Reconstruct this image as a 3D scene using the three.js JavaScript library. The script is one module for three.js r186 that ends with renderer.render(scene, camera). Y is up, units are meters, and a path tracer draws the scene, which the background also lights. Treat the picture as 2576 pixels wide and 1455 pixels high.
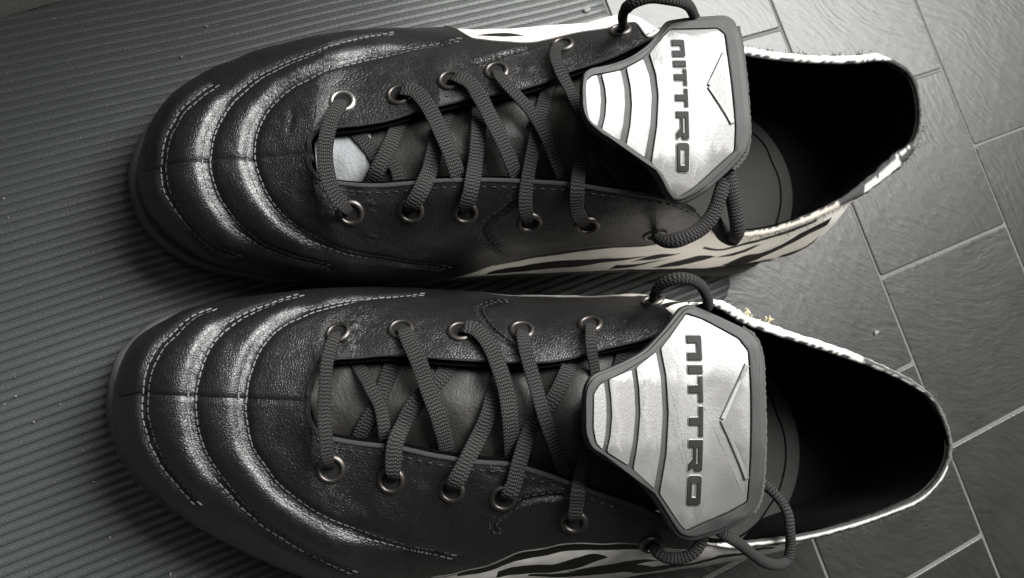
import * as THREE from 'three';
import { mergeGeometries, mergeVertices, toCreasedNormals } from 'three/addons/utils/BufferGeometryUtils.js';
import { TessellateModifier } from 'three/addons/modifiers/TessellateModifier.js';
import { RectAreaLightUniformsLib } from 'three/addons/lights/RectAreaLightUniformsLib.js';
import { MeshBVH } from 'three-mesh-bvh';
import { createNoise3D } from 'simplex-noise';

// ---------------------------------------------------------------- camera, light, exposure
const V = (x, y, z) => new THREE.Vector3(x, y, z);
const W = 2576, HT = 1455, FOC = 1985, CAMH = 0.31;          // picture size and focal length in picture units, camera height in metres
const scene = new THREE.Scene();
scene.background = new THREE.Color(0.036, 0.036, 0.035);       // the dim room round the window
const camera = new THREE.PerspectiveCamera(2 * Math.atan(HT / 2 / FOC) * 180 / Math.PI, W / HT, 0.02, 20);
{
  const up = V(0.297, 0.1569, 1).normalize();                 // the floor's normal in the camera's axes
  const xr = V(1, 0, 0).addScaledVector(up, -up.x).normalize(), zr = xr.clone().cross(up);
  // columns: camera axes in the world
  camera.matrixAutoUpdate = true;
  const m = new THREE.Matrix4().makeBasis(V(xr.x, up.x, zr.x), V(xr.y, up.y, zr.y), V(xr.z, up.z, zr.z));
  camera.quaternion.setFromRotationMatrix(m);
  camera.position.set(0, CAMH, 0);
  camera.updateMatrixWorld(true);
}
scene.add(camera);
camera.focus = 0.25; camera.userData.fStop = 18;
const renderer = new THREE.WebGLRenderer({ antialias: true });
renderer.setSize(1024, 578);
renderer.toneMapping = THREE.LinearToneMapping;
renderer.toneMappingExposure = 1.0;
renderer.shadowMap.enabled = true;
RectAreaLightUniformsLib.init();
function areaLight(pos, aim, w, h, color, intensity) {
  const l = new THREE.RectAreaLight(color, intensity, w, h);
  l.position.copy(pos); l.lookAt(aim); scene.add(l); return l;
}
areaLight(V(0.70, 1.13, -0.70), V(0.16, 0, -0.1), 0.84, 0.84, new THREE.Color(1, 0.99, 0.97), 25);
areaLight(V(0.0, 1.9, -1.1), V(0.05, 0, 0.0), 2.6, 1.6, new THREE.Color(0.97, 1, 0.99), 1.15);  // added overhead fill for light bounced about the room, not a window

// ---------------------------------------------------------------- helpers
let seed = 7;
const rnd = () => { seed = (seed * 1664525 + 1013904223) >>> 0; return seed / 4294967296; };
const rr = (a, b) => a + (b - a) * rnd();
const noise3 = createNoise3D(rnd);
const clamp = (x, a, b) => Math.min(b, Math.max(a, x)), mix = (a, b, t) => a + (b - a) * t;
const sstep = (a, b, x) => { const t = clamp((x - a) / (b - a), 0, 1); return t * t * (3 - 2 * t); };
const rayDir = (x, y) => V((x - W / 2) / FOC, -(y - HT / 2) / FOC, -1).applyQuaternion(camera.quaternion).normalize();
function at(x, y, hmm) { const d = rayDir(x, y), t = (CAMH - hmm / 1000) / -d.y; return V(d.x * t, CAMH + d.y * t, d.z * t); }
const names = {};
function numbered(n) { const k = names[n] = (names[n] ?? -1) + 1; return k ? `${n}_${String(k).padStart(3, '0')}` : n; }
function part(parent, name, geo, mat, label) {
  const m = new THREE.Mesh(geo, mat); m.name = numbered(name); m.castShadow = m.receiveShadow = true;
  if (label) m.userData.label = label;
  parent.add(m); return m;
}
function thing(name, label, category, group) {
  const o = new THREE.Group(); o.name = numbered(name); o.userData = { label, category }; if (group) o.userData.group = group; scene.add(o); return o;
}

// ---------------------------------------------------------------- textures
function dataTex(n, f, srgb) {
  const a = new Uint8Array(n * n * 4);
  for (let y = 0; y < n; y++) for (let x = 0; x < n; x++) {
    const v = f(x / n, y / n), o = (y * n + x) * 4;
    for (let c = 0; c < 3; c++) a[o + c] = clamp(Math.round((Array.isArray(v) ? v[c] : v) * 255), 0, 255);
    a[o + 3] = 255;
  }
  const t = new THREE.DataTexture(a, n, n, THREE.RGBAFormat); t.wrapS = t.wrapT = THREE.RepeatWrapping; t.magFilter = THREE.LinearFilter; t.minFilter = THREE.LinearMipmapLinearFilter;
  if (srgb) t.colorSpace = THREE.SRGBColorSpace;
  t.needsUpdate = true; return t;
}
function sized(t, w, h) { const c = t.clone(); c.repeat.set(1 / w, 1 / (h ?? w)); c.needsUpdate = true; return c; }
function periodic(cells) {                                     // periodic value noise
  const g = Array.from({ length: cells[0] * cells[1] }, rnd);
  return (x, y) => {
    const fx = x * cells[0], fy = y * cells[1], i = Math.floor(fx), j = Math.floor(fy), s = (t) => t * t * (3 - 2 * t), u = s(fx - i), v = s(fy - j);
    const q = (a, b) => g[((b % cells[1]) + cells[1]) % cells[1] * cells[0] + ((a % cells[0]) + cells[0]) % cells[0]];
    return mix(mix(q(i, j), q(i + 1, j), u), mix(q(i, j + 1), q(i + 1, j + 1), u), v);
  };
}
function worley(n) {                                           // periodic cells: distance to the border between pebbles
  const px = Array.from({ length: n * n }, () => [rnd(), rnd()]);
  return (x, y) => {
    const fx = x * n, fy = y * n, i = Math.floor(fx), j = Math.floor(fy); let a = 9, b = 9;
    for (let dj = -1; dj <= 1; dj++) for (let di = -1; di <= 1; di++) {
      const p = px[((j + dj + n) % n) * n + (i + di + n) % n], dx = i + di + p[0] - fx, dy = j + dj + p[1] - fy, d = Math.hypot(dx, dy);
      if (d < a) { b = a; a = d; } else if (d < b) b = d;
    }
    return b - a;
  };
}
const w1 = worley(26), w2 = worley(41), pn1 = periodic([9, 9]), pn2 = periodic([60, 60]);
const grainTex = dataTex(768, (x, y) => {
  const q = pn1(x, y), sx = x + 0.02 * pn2(x, y), sy = y + 0.02 * pn2(y, x);
  const a = sstep(0.02, 0.38, w1(((sx % 1) + 1) % 1, ((sy % 1) + 1) % 1)), b = sstep(0.02, 0.4, w2(x, y));
  return 0.1 + 0.8 * mix(a, b, sstep(0.4, 0.62, q)) + 0.1 * pn2(x, y);
});
const roughTex = dataTex(256, (x, y) => 0.78 + 0.22 * pn1(x, y) * pn2(y, x) + 0.1 * (w1(x, y) < 0.1 ? 1 : 0));
const sN = [periodic([7, 26]), periodic([15, 60]), periodic([34, 120]), periodic([4, 5])];
const fineN = periodic([150, 150]);
const slateTex = dataTex(640, (x, y) => {
  const wx = x, wy = y + 0.06 * Math.sin(6.2832 * x) + 0.07 * sN[3](x, y);
  const r = (f) => 1 - Math.abs(2 * f - 1);
  return 0.06 + 0.36 * r(sN[0](wx, wy)) + 0.3 * r(sN[1](wx, wy)) + 0.18 * sN[2](x, y) + 0.1 * fineN(x, y);
});
const slateCol = dataTex(256, (x, y) => { const v = 0.82 + 0.3 * (sN[1](x, y) - 0.5) + 0.3 * (sN[3](y, x) - 0.5); return [v, v, v * 0.985]; });
const fN = [periodic([40, 40]), periodic([100, 100])];
const fineTex = dataTex(256, (x, y) => 0.5 * fN[0](x, y) + 0.5 * fN[1](x, y));
// woven lace: ribs across the ribbon, made of little loops
const weave = (x, y) => {                                      // x along (8 ribs), y round the ribbon (0..1, both faces)
  const col = y * 28, c = Math.floor(col), fc = col - c, rib = x * 8 + (c % 2) * 0.16 + 0.12 * Math.sin(c * 1.7) + 0.15 * Math.abs(fc - 0.5), fr = rib - Math.floor(rib);
  return Math.pow(Math.sin(Math.PI * fr), 0.9) * (0.5 + 0.5 * Math.sin(Math.PI * fc));
};
const laceBump = dataTex(256, (x, y) => 0.1 + 0.8 * weave(x, y));
const laceCol = dataTex(256, (x, y) => { const v = 0.2 + 0.62 * weave(x, y) + 0.16 * (rnd() - 0.5); return [v, v * 0.985, v * 0.975]; }, true);

// ---------------------------------------------------------------- materials
const std = (o) => new THREE.MeshStandardMaterial(o), phys = (o) => new THREE.MeshPhysicalMaterial(o);
const C = (r, g, b) => new THREE.Color().setRGB(r, g ?? r, b ?? r);
const M = {
  leather: phys({ color: C(0.009, 0.0092, 0.0096), roughness: 0.45, ior: 1.66, roughnessMap: sized(roughTex, 0.05), bumpMap: sized(grainTex, 0.034), bumpScale: 0.00007, side: THREE.DoubleSide }),
  binding: std({ color: C(0.035, 0.035, 0.034), roughness: 0.55, bumpMap: sized(fineTex, 0.012), bumpScale: 0.0002 }),
  piping: std({ color: C(0.075, 0.074, 0.072), roughness: 0.6, bumpMap: sized(fineTex, 0.008), bumpScale: 0.0003 }),
  edge: std({ color: C(0.16, 0.15, 0.14), roughness: 0.8 }),
  thread: std({ color: C(0.14, 0.14, 0.14), roughness: 0.4 }),
  threadDark: std({ color: C(0.03, 0.03, 0.03), roughness: 0.5 }),
  sole: std({ color: C(0.075, 0.077, 0.075), roughness: 0.5, bumpMap: sized(fineTex, 0.02), bumpScale: 0.0001 }),
  lining: phys({ color: C(0.004), roughness: 1, specularIntensity: 0.12, bumpMap: sized(fineTex, 0.01), bumpScale: 0.0002, side: THREE.DoubleSide }),
  insole: phys({ color: C(0.004), roughness: 1, specularIntensity: 0.12, bumpMap: sized(fineTex, 0.012), bumpScale: 0.0002 }),
  sheet: phys({ color: C(0.034, 0.034, 0.032), roughness: 0.9, specularIntensity: 0.3, bumpMap: sized(fineTex, 0.02), bumpScale: 0.0002 }),
  tongue: phys({ color: C(0.02, 0.019, 0.017), roughness: 0.55, bumpMap: sized(fineTex, 0.03), bumpScale: 0.00012, side: THREE.DoubleSide }),
  pale: std({ color: C(0.27, 0.28, 0.29), roughness: 0.5, bumpMap: sized(fineTex, 0.03), bumpScale: 0.00015, side: THREE.DoubleSide }),  // painted sheen for the upper tongue front
  lace: phys({ specularIntensity: 0.5, color: C(0.1), map: laceCol.clone(), bumpMap: laceBump, bumpScale: 0.00035, roughness: 0.85 }),
  rubber: std({ color: C(0.026, 0.026, 0.0255), roughness: 0.6, bumpMap: sized(fineTex, 0.01), bumpScale: 0.00004 }),
  silver: phys({ color: C(0.19, 0.188, 0.183), metalness: 0.28, roughness: 0.46, roughnessMap: sized(roughTex, 0.04), bumpMap: sized(fineTex, 0.02), bumpScale: 0.00003 }),
  letter: phys({ color: C(0.014, 0.014, 0.0135), roughness: 0.6, specularIntensity: 0.45 }),
  eyelet: std({ color: C(0.12, 0.108, 0.1), metalness: 0.9, roughness: 0.42 }),
  eyeletBright: std({ color: C(0.55, 0.54, 0.52), metalness: 0.95, roughness: 0.3 }),
  hole: std({ color: C(0.004), roughness: 1 }),
  mat: std({ color: C(0.05, 0.055, 0.0535), roughness: 0.46, bumpMap: sized(fineTex, 0.02), bumpScale: 0.00012 }),
  grout: std({ color: C(0.14, 0.14, 0.128), roughness: 0.9, bumpMap: sized(fineTex, 0.01), bumpScale: 0.0003 }),
  wall: std({ color: C(0.42, 0.41, 0.38), roughness: 0.8, bumpMap: sized(fineTex, 0.06), bumpScale: 0.0002 }),
  lint: std({ color: C(0.24, 0.24, 0.225), roughness: 1 }),
  foam: std({ color: C(0.62, 0.57, 0.38), roughness: 1 }),
  fabric: std({ color: C(0.07, 0.068, 0.064), roughness: 1 }),
  fibre: std({ color: C(0.08, 0.08, 0.075), roughness: 1 }),
  rim: std({ vertexColors: true, color: C(1), roughness: 0.62, bumpMap: sized(fineTex, 0.012), bumpScale: 0.0003 }),
};
M.leather.bumpMap.needsUpdate = true;

// ---------------------------------------------------------------- the setting: tiled floor, wall
const TH = 0.3751, TS = 0.0871, E1 = V(Math.cos(TH), 0, -Math.sin(TH)), E2 = V(Math.sin(TH), 0, Math.cos(TH)), ORG = V(0.2285, 0, -0.186);
const tileMats = [0, 1, 2, 3].map((k) => {
  const b = slateTex.clone(), c = slateCol.clone();
  for (const t of [b, c]) { t.center.set(0.5, 0.5); t.rotation = [0.9, 0.45, 1.15, 0.7][k]; t.repeat.set(1, 1); t.offset.set(0.37 * k, 0.21 * k); t.needsUpdate = true; }
  const g = [0.021, 0.024, 0.019, 0.022][k];
  return phys({ color: C(g * 1.02, g, g * 0.94), map: c, bumpMap: b, bumpScale: 0.00015, roughness: 0.37 });
});
{
  const floor = new THREE.Group(); floor.name = 'floor'; floor.userData.kind = 'structure'; floor.userData.label = 'dark slate-look tiled floor with pale grout joints'; scene.add(floor);
  const gap = 0.00118, s = TS - gap, ch = 0.0006;
  const sh = new THREE.Shape(); const q = s / 2 - ch, r = 0.0012;
  sh.moveTo(-q + r, -q); sh.lineTo(q - r, -q); sh.quadraticCurveTo(q, -q, q, -q + r); sh.lineTo(q, q - r); sh.quadraticCurveTo(q, q, q - r, q); sh.lineTo(-q + r, q); sh.quadraticCurveTo(-q, q, -q, q - r); sh.lineTo(-q, -q + r); sh.quadraticCurveTo(-q, -q, -q + r, -q);
  const tg = new THREE.ExtrudeGeometry(sh, { depth: 0.005, bevelEnabled: true, bevelThickness: ch, bevelSize: ch, bevelSegments: 2, curveSegments: 3 });
  tg.rotateX(-Math.PI / 2); tg.translate(0, -0.005 - ch, 0);
  const p = tg.attributes.position, uv = tg.attributes.uv;
  for (let i = 0; i < p.count; i++) uv.setXY(i, p.getX(i) / TS + 0.5, p.getZ(i) / TS + 0.5);
  let k = 0;
  for (let i = -3; i <= 4; i++) for (let j = -4; j <= 6; j++) {
    // column i lies between the long joints i and i+1; every other column is shifted by half a tile
    const off = (((i % 2) + 2) % 2) ? 0 : 0.5, c = ORG.clone().addScaledVector(E1, (i + 0.5) * TS).addScaledVector(E2, (j + off + 0.5) * TS);
    if (c.x < 0.0 || c.x > 0.62) continue;
    const m = part(floor, 'tile', tg, tileMats[k++ * 7 % 4]); m.position.copy(c); m.position.y = (k % 3) * 0.0001; m.rotation.y = TH + [0, Math.PI][k % 2];
  }
  const g = new THREE.PlaneGeometry(6, 6); g.rotateX(-Math.PI / 2); g.translate(0, -0.0004, 0);
  for (let i = 0; i < 4; i++) g.attributes.uv.setXY(i, g.attributes.position.getX(i), g.attributes.position.getZ(i));
  part(floor, 'grout', g, M.grout);
}
{
  // the pale foot of the wall past the mat
  const a = V(-0.1031, 0, -0.1401), b = V(-0.0767, 0, -0.1532), d = b.clone().sub(a).normalize();
  const g = new THREE.BoxGeometry(0.6, 0.24, 0.03), m = new THREE.Mesh(g, M.wall); m.name = 'wall'; m.userData.kind = 'structure';
  const n = V(d.z, 0, -d.x); if (n.z > 0) n.negate();
  m.position.copy(a).addScaledVector(d, -0.085).addScaledVector(n, 0.015); m.position.y = 0.12 + 0.0035; m.rotation.y = Math.atan2(-d.z, d.x);
  m.castShadow = m.receiveShadow = true; scene.add(m);
}
// ---------------------------------------------------------------- ribbed rubber mat
{
  const corners = [[-700, -260], [1396, -260], [1837, 712], [1828, 745], [1650, 960], [1150, 1560], [900, 1900], [-700, 1900]].map(([x, y]) => at(x, y, 3));
  const P = corners.map((c) => [c.dot(E1), c.dot(E2)]);
  const lo = Math.min(...P.map((p) => p[1])), hi = Math.max(...P.map((p) => p[1])), pitch = 0.00325, top = 0.0034, base = 0.0003;
  const prof = [[0, 0.00275], [0.07, 0.0028], [0.15, 0.0031], [0.25, 0.0033], [0.5, 0.0034], [0.75, 0.0033], [0.85, 0.0031], [0.93, 0.0028]];
  const rows = [];
  for (let r = Math.ceil(lo / pitch); r * pitch < hi; r++) for (const [f, h] of prof) {
    const e2 = (r + f) * pitch; let a0 = 1e9, a1 = -1e9;
    for (let i = 0; i < P.length; i++) {
      const p = P[i], q = P[(i + 1) % P.length];
      if ((p[1] - e2) * (q[1] - e2) < 0) { const a = p[0] + (q[0] - p[0]) * (e2 - p[1]) / (q[1] - p[1]); a0 = Math.min(a0, a); a1 = Math.max(a1, a); }
    }
    if (a1 > a0) rows.push([e2, h, a0, a1]);
  }
  const pos = [], uv = [], idx = [], NS = 40;
  for (const [e2, h, a0, a1] of rows) for (let i = -1; i <= NS + 1; i++) {
    const f = clamp(i / NS, 0, 1), a = mix(a0, a1, f), y = (i < 0 || i > NS) ? base : h + 0.00018 * noise3(a * 30, e2 * 30, 1);
    const ww = 0.0006 * noise3(a * 9, e2 * 6, 4), q = E1.clone().multiplyScalar(a).addScaledVector(E2, e2 + ww);
    pos.push(q.x, y, q.z); uv.push(a, e2);
  }
  const n = NS + 3;
  for (let r = 0; r + 1 < rows.length; r++) for (let i = 0; i + 1 < n; i++) { const a = r * n + i, b = a + n; idx.push(a, b, a + 1, a + 1, b, b + 1); }
  const g = new THREE.BufferGeometry(); g.setAttribute('position', new THREE.Float32BufferAttribute(pos, 3)); g.setAttribute('uv', new THREE.Float32BufferAttribute(uv, 2)); g.setIndex(idx); g.computeVertexNormals();
  M.mat.side = THREE.DoubleSide;
  const m = new THREE.Mesh(g, M.mat); m.name = 'rubber_mat'; m.userData = { label: 'dark grey ribbed rubber mat lying under the toes of both shoes', category: 'mat' }; m.castShadow = m.receiveShadow = true; scene.add(m);
  // pale lint caught between the ribs
  const spots = [], lg = new THREE.IcosahedronGeometry(1, 0);
  for (let i = 0; i < 110; i++) { const x = rr(-20, 1500), y = rr(0, 1455); const q = at(x, y, 3.6); const a = q.dot(E1), e = q.dot(E2); spots.push([q, rr(0.0001, 0.00034) * (rnd() < 0.12 ? 1.5 : 1)]); }
  const im = new THREE.InstancedMesh(lg, M.lint, spots.length); im.name = 'lint'; im.userData = { kind: 'stuff', label: 'pale specks of dust and lint scattered on the ribbed mat', category: 'lint' };
  const mt = new THREE.Matrix4(), qu = new THREE.Quaternion();
  spots.forEach(([q, s], i) => { qu.setFromEuler(new THREE.Euler(rr(0, 6), rr(0, 6), rr(0, 6))); mt.compose(q, qu, V(s * rr(0.6, 2.2), s * 0.6, s)); im.setMatrixAt(i, mt); });
  scene.add(im);
  for (const [x, y, h, s, lab, nm] of [[1477, 25, 3.9, 0.0011, 'white grain of grit on the ribbed mat near its right edge', 'grit_grain'], [2206, 837, 0.8, 0.0009, 'small pale crumb on the tiled floor beside the lower shoe', 'floor_crumb']]) {
    const c = new THREE.IcosahedronGeometry(s, 2); const p = c.attributes.position;
    for (let i = 0; i < p.count; i++) { const k = 1 + 0.25 * noise3(p.getX(i) * 900, p.getY(i) * 900, p.getZ(i) * 900); p.setXYZ(i, p.getX(i) * k * 1.5, p.getY(i) * k * 0.7, p.getZ(i) * k); }
    c.computeVertexNormals();
    const o = new THREE.Mesh(c, M.lint); o.name = nm; o.position.copy(at(x, y, h)); o.rotation.y = 0.4; o.userData = { label: lab, category: 'crumb' }; o.castShadow = true; scene.add(o);
  }
}
// ---------------------------------------------------------------- shoes
// A shoe's skin is lofted between two rails that run toe > far side > heel > near side > toe:
// the top rail (middle of the toe, lace edge, collar) and the rail of its widest girth.
function rail(pts) { const c = new THREE.CatmullRomCurve3(pts, false, 'centripetal'), n = pts.length - 1; return (u) => c.getPoint(clamp(u / n, 0, 1)); }
function makeSkin(d) {
  const T = [], S = [];
  const add = (s) => {
    const t = at(s[0], s[1], s[2]); T.push(t);
    S.push(typeof s[3] === 'string' ? V(t.x + s[4] / 1000, s[6] / 1000, t.z + s[5] / 1000) : at(s[3], s[4], s[5]));
  };
  const side = (list) => {                                      // from the lace opening on, the girth point is the one straight across from the top edge
    const pl = list.slice(8).filter((s) => typeof s[3] !== 'string').map((s) => at(s[3], s[4], s[5])), n0 = T.length;
    list.forEach(add);
    list.forEach((s, k) => {
      if (k < 10 || typeof s[3] === 'string') return;
      const x = mix(S[n0 + k].x, T[n0 + k].x + 0.0015, sstep(11, 20, k)); let i = 0; while (i + 2 < pl.length && pl[i + 1].x < x) i++;
      S[n0 + k] = pl[i].clone().lerp(pl[i + 1], clamp((x - pl[i].x) / (pl[i + 1].x - pl[i].x), 0, 1));
    });
  };
  side(d.far); const nf = d.far.length - 1, NT = T.length; side(d.near);
  T.push(...T.splice(NT).reverse()); S.push(...S.splice(NT).reverse());
  const N = T.length - 1, tc = rail(T), sc = rail(S), thr = d.throat;
  const fromToe = (u) => u <= nf ? u : N - u;
  const kOf = (u) => { const f = fromToe(u); return 0.36 * sstep(thr - 4.5, thr + 8, f) + 0.18 * sstep(24, 28, f); };
  function base(u, v) {
    const t = tc(u), s = sc(u), k = kOf(u), w = Math.min(v / 0.85, 1), th = w * Math.PI / 2, p = 2.15;
    const a = mix(Math.pow(Math.sin(th), 2 / p), w, k), b = mix(Math.pow(Math.cos(th), 2 / p), 1 - w, k);
    let ox = s.x - t.x, oz = s.z - t.z; const x = t.x + ox * a, z = t.z + oz * a, y = s.y + (t.y - s.y) * b;
    if (v <= 0.85) return V(x, y, z);
    const q = (v - 0.85) / 0.15, l = Math.hypot(ox, oz) || 1;
    return V(s.x - ox / l * 0.003 * q * q, mix(s.y, 0.0115, q), s.z - oz / l * 0.003 * q * q);
  }
  // where along u to put columns: close together at the toe
  const cols = (u0, u1) => {
    const out = [u0]; let u = u0;
    while (u < u1 - 1e-6) {
      const f = fromToe(u), step = 0.0009 + 0.0007 * sstep(10, 16, f), e = 0.02, d1 = Math.max(tc(u + e).distanceTo(tc(u)), sc(Math.min(u + e, N)).distanceTo(sc(u))) / e;
      u = Math.min(u1, u + clamp(step / Math.max(d1, 1e-5), 0.01, 0.34)); out.push(u);
    }
    return out;
  };
  return { base, N, nf, tc, sc, cols, fromToe, thr };
}
function gridGeo(us, nv, f, flip) {                            // f(u, j / nv) -> Vector3
  const pos = [], uv = [], idx = [], n = nv + 1; let au = 0, prev = null;
  us.forEach((u, i) => {
    let av = 0, last = null, mid = null;
    for (let j = 0; j <= nv; j++) {
      const p = f(u, j / nv, i); pos.push(p.x, p.y, p.z);
      if (last) av += p.distanceTo(last); last = p; if (j === (nv >> 1)) mid = p; uv.push(0, av);
    }
    if (prev) au += mid.distanceTo(prev); prev = mid;
    for (let j = 0; j <= nv; j++) uv[(i * n + j) * 2] = au;
  });
  for (let i = 0; i + 1 < us.length; i++) for (let j = 0; j < nv; j++) {
    const a = i * n + j, b = a + n; flip ? idx.push(a, a + 1, b, a + 1, b + 1, b) : idx.push(a, b, a + 1, a + 1, b, b + 1);
  }
  const g = new THREE.BufferGeometry(); g.setAttribute('position', new THREE.Float32BufferAttribute(pos, 3)); g.setAttribute('uv', new THREE.Float32BufferAttribute(uv, 2));
  g.setIndex(idx); g.computeVertexNormals(); return g;
}
const ray = new THREE.Ray();
function picker(geo) {
  const b = new MeshBVH(geo, { indirect: true });
  return (x, y) => {
    ray.origin.copy(camera.position); ray.direction.copy(rayDir(x, y));
    const h = b.raycastFirst(ray, THREE.DoubleSide); if (!h) return null;
    const n = h.face.normal.clone(); if (n.dot(ray.direction) > 0) n.negate();
    return { point: h.point.clone(), normal: n, dir: ray.direction.clone(), a: h.face.a, b: h.face.b, c: h.face.c };
  };
}
const smooth = (pts, n) => { const c = new THREE.CatmullRomCurve3(pts, false, 'centripetal'); return c.getSpacedPoints(n); };
function tubeAlong(pts, r, rad = 6, closed = false, n) { return new THREE.TubeGeometry(new THREE.CatmullRomCurve3(pts, closed, 'centripetal'), n ?? Math.max(8, pts.length * 3), r, rad, closed); }
// ribbon: flattened tube with its own width, thickness and upward side at each point
const LACE_SECTION = [[1, 0], [0.985, 0.5], [0.93, 0.82], [0.8, 0.95], [0.4, 1.02], [0, 1.05], [-0.4, 1.02], [-0.8, 0.95], [-0.93, 0.82], [-0.985, 0.5], [-1, 0], [-0.985, -0.5], [-0.93, -0.82], [-0.8, -0.95], [0, -1], [0.8, -0.95], [0.93, -0.82], [0.985, -0.5], [1, 0]];
const LACE_ROUND = LACE_SECTION.map((_, k, l) => [Math.cos(k / (l.length - 1) * Math.PI * 2), Math.sin(k / (l.length - 1) * Math.PI * 2)]);
function ribbon(pts, ups, widths, thick, round) {
  const seg = LACE_SECTION.length - 1;
  const pos = [], uv = [], idx = []; let len = 0;
  const n = pts.length;
  for (let i = 0; i < n; i++) {
    const t = pts[Math.min(i + 1, n - 1)].clone().sub(pts[Math.max(i - 1, 0)]).normalize(), s = t.clone().cross(ups[i]).normalize(), up = s.clone().cross(t).normalize();
    if (i) len += pts[i].distanceTo(pts[i - 1]);
    for (let k = 0; k <= seg; k++) {
      const [px, py] = (round ? LACE_ROUND : LACE_SECTION)[k], x = px * widths[i] / 2, y = py * thick(i) / 2;
      const p = pts[i].clone().addScaledVector(s, x).addScaledVector(up, y);
      pos.push(p.x, p.y, p.z); uv.push(len / 0.0088, k / seg);
    }
  }
  const m = seg + 1;
  for (let i = 0; i + 1 < n; i++) for (let k = 0; k < seg; k++) { const a = i * m + k, b = a + m; idx.push(a, a + 1, b, a + 1, b + 1, b); }
  for (const [i, fl] of [[0, 1], [n - 1, 0]]) for (let k = 1; k + 1 < seg; k++) { const a = i * m; fl ? idx.push(a, a + k + 1, a + k) : idx.push(a, a + k, a + k + 1); }
  const g = new THREE.BufferGeometry(); g.setAttribute('position', new THREE.Float32BufferAttribute(pos, 3)); g.setAttribute('uv', new THREE.Float32BufferAttribute(uv, 2)); g.setIndex(idx); g.computeVertexNormals();
  return g;
}
const stitchGeo = new THREE.CapsuleGeometry(0.00032, 0.00135, 3, 7);
function stitches(list) {                                       // list of [position, along, normal, scale]
  const gs = list.map(([p, t, n, s]) => {
    const x = t.clone().cross(n).normalize(), nn = x.clone().cross(t).normalize();
    return stitchGeo.clone().applyMatrix4(new THREE.Matrix4().makeBasis(x.multiplyScalar(s), t.clone().multiplyScalar(s), nn.multiplyScalar(s * 0.8)).setPosition(p));
  });
  return mergeGeometries(gs);
}
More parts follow.
